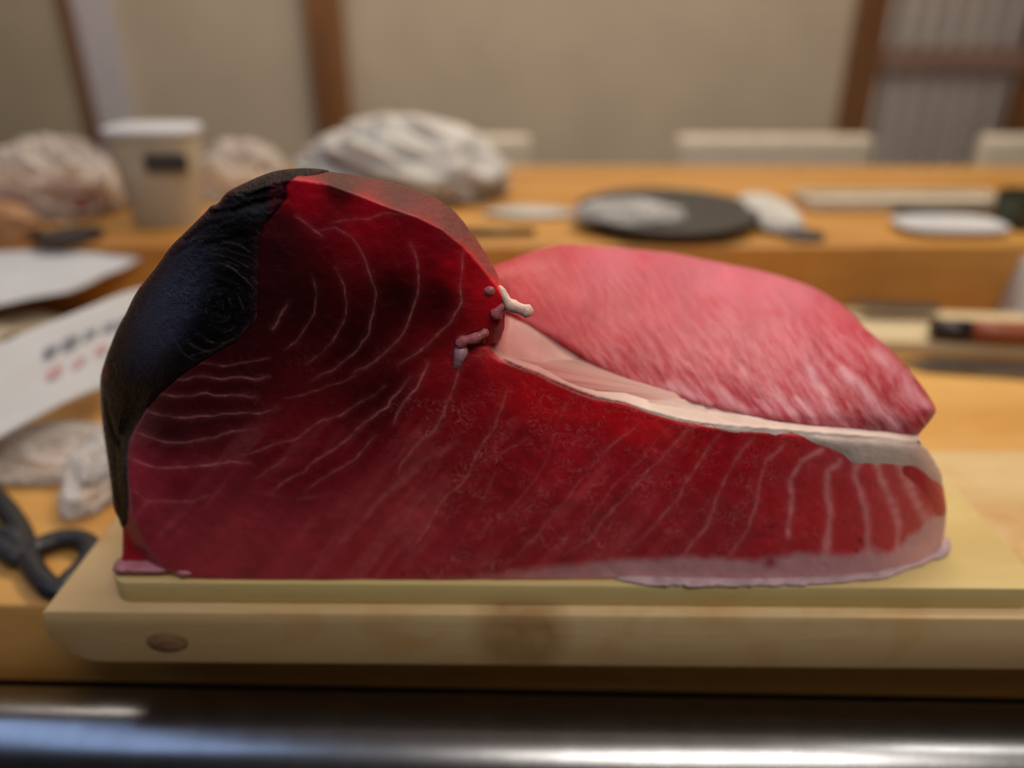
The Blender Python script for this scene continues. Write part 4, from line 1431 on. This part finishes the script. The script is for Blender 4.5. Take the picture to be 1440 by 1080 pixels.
sq_prof('lid', [(0.049, 0.036, 0.0965), (0.049, 0.036, 0.102), (0.046, 0.034, 0.104)], M['paper'], t0)
box('label', 0.000, 0.044, -0.0345, -0.031, 0.062, 0.080, M['label_black'], t0)
# black round plate with crumpled film on it
pc = aZ(935, 313, ZG)
pl_ = empty('round_black_plate', (pc.x, pc.y, ZG), 'round black plate on the guest counter behind the pink belly', 'plate')
lathe('plate_dish', [(0, 0.0005), (0.074, 0.0005), (0.080, 0.004), (0.099, 0.014), (0.1005, 0.0165), (0.098, 0.0175), (0.090, 0.0155), (0.075, 0.013), (0, 0.0125)], M['black_ceramic'], pl_, 64)
fp = crumple('plastic_wrap', (0.056, 0.036, 0.010), M['film'], None, 51, 0.4)
fp.location = (pc.x - 0.050, pc.y - 0.028, ZG + 0.0142)
tag(fp, 'crumpled clear film lying on the left of the black plate', 'plastic wrap')
# folded towel with dark tip
tw = empty('folded_towel', aZ(1108, 322, ZG), 'white folded towel with a dark tip, right of the black plate', 'towel')
crumple('towel_roll', (0.030, 0.075, 0.014), M['white_cloth'], tw, 61, 0.15, loc=(-0.012, 0.04, 0.0005))
crumple('dark_tip', (0.020, 0.012, 0.007), M['shoe'], tw, 63, 0.1, loc=(0.004, -0.042, 0.0005))
# paper napkin left of the plate
nk = crumple('paper_napkin', (0.050, 0.020, 0.006), M['white_cloth'], None, 71, 0.2)
v = aZ(745, 303, ZG)
nk.location = (v.x, v.y, ZG + 0.0005)
tag(nk, 'crumpled white napkin left of the black plate', 'napkin')
st = tube('dark_chopstick', [aZ(645, 333, ZG) + Vector((0, 0, .0045)), aZ(752, 331, ZG) + Vector((0, 0, .0045))], [0.004, 0.0032], M['dark_wood'], None, 10)
tag(st, 'short dark stick on the guest counter beside the tuna top', 'stick')
# long pale tray, white dish, dark stick, green bottle at the right
lt = empty('long_pale_tray', aZ(1262, 290, ZG), 'long pale wooden tray on the guest counter, upper right', 'tray')
box('tray_base', -0.118, 0.118, -0.03, 0.03, 0.0005, 0.006, M['cream'], lt, bevel=0.001, seg=1)
for a in ((-0.118, 0.118, -0.03, -0.026), (-0.118, 0.118, 0.026, 0.03), (-0.118, -0.114, -0.0258, 0.0258), (0.114, 0.118, -0.0258, 0.0258)):
    box('tray_rim', *a, 0.0062, 0.014, M['cream'], lt)
wd_ = empty('white_dish', aZ(1332, 324, ZG), 'flat white dish on the guest counter in front of the pale tray', 'dish')
sq_prof('dish_body', [(0.048, 0.026, 0.0005), (0.058, 0.034, 0.007), (0.058, 0.034, 0.0085), (0.050, 0.028, 0.006)], M['white_dish'], wd_)
dk = tube('dark_chopstick', [aZ(1255, 302, ZG) + Vector((0, 0, .0045)), aZ(1400, 303, ZG) + Vector((0, 0, .0045))], [0.0038, 0.003], M['dark_wood'], None, 10)
tag(dk, 'dark stick between the white dish and the pale tray', 'stick')
gb = empty('dark_green_cup', aZ(1432, 318, ZG), 'dark green cup at the right edge of the guest counter', 'cup')
lathe('cup_body', [(0, 0.0005), (0.022, 0.0005), (0.027, 0.006), (0.030, 0.036), (0.0285, 0.0365), (0.025, 0.008), (0, 0.006)], M['green'], gb, 32)

# ------------------------------------------------------------------ chairs beyond the guest counter
def chair_at(px, label):
    Y = 1.45
    x = aY(px, 205, Y).x
    e = empty('cream_chair', (x, Y, ZF), label, 'chair', 'cream chairs behind the guest counter')
    ch.append(e)
    return e
ch = []
ztop = aY(1085, 189, 1.45).z - ZF
c0 = chair_at(1085, 'cream backed chair behind the guest counter, left of the lattice door')
parts = []
parts.append(box('backrest', -0.175, 0.175, -0.03, 0.01, ztop - 0.40, ztop, M['cream'], c0, bevel=0.012))
parts.append(box('seat', -0.19, 0.19, 0.0, 0.38, ztop - 0.50, ztop - 0.43, M['cream'], c0, bevel=0.012))
for sx_ in (-0.16, 0.16):
    parts.append(box('leg', sx_ - 0.016, sx_ + 0.016, 0.34, 0.372, 0.0005, ztop - 0.502, M['post'], c0))
    parts.append(box('leg', sx_ - 0.016, sx_ + 0.016, -0.02, 0.012, 0.0005, ztop - 0.502, M['post'], c0))
    parts.append(box('back_post', sx_ - 0.014, sx_ + 0.014, -0.018, 0.008, ztop - 0.43, ztop - 0.401, M['post'], c0))
for px, lab in ((1510, 'cream backed chair behind the guest counter, at the right edge of the picture'), (610, 'cream backed chair mostly hidden behind the white plastic bag')):
    e = chair_at(px, lab)
    for p in parts:
        q = p.copy()
        COL.objects.link(q)
        q.parent = e
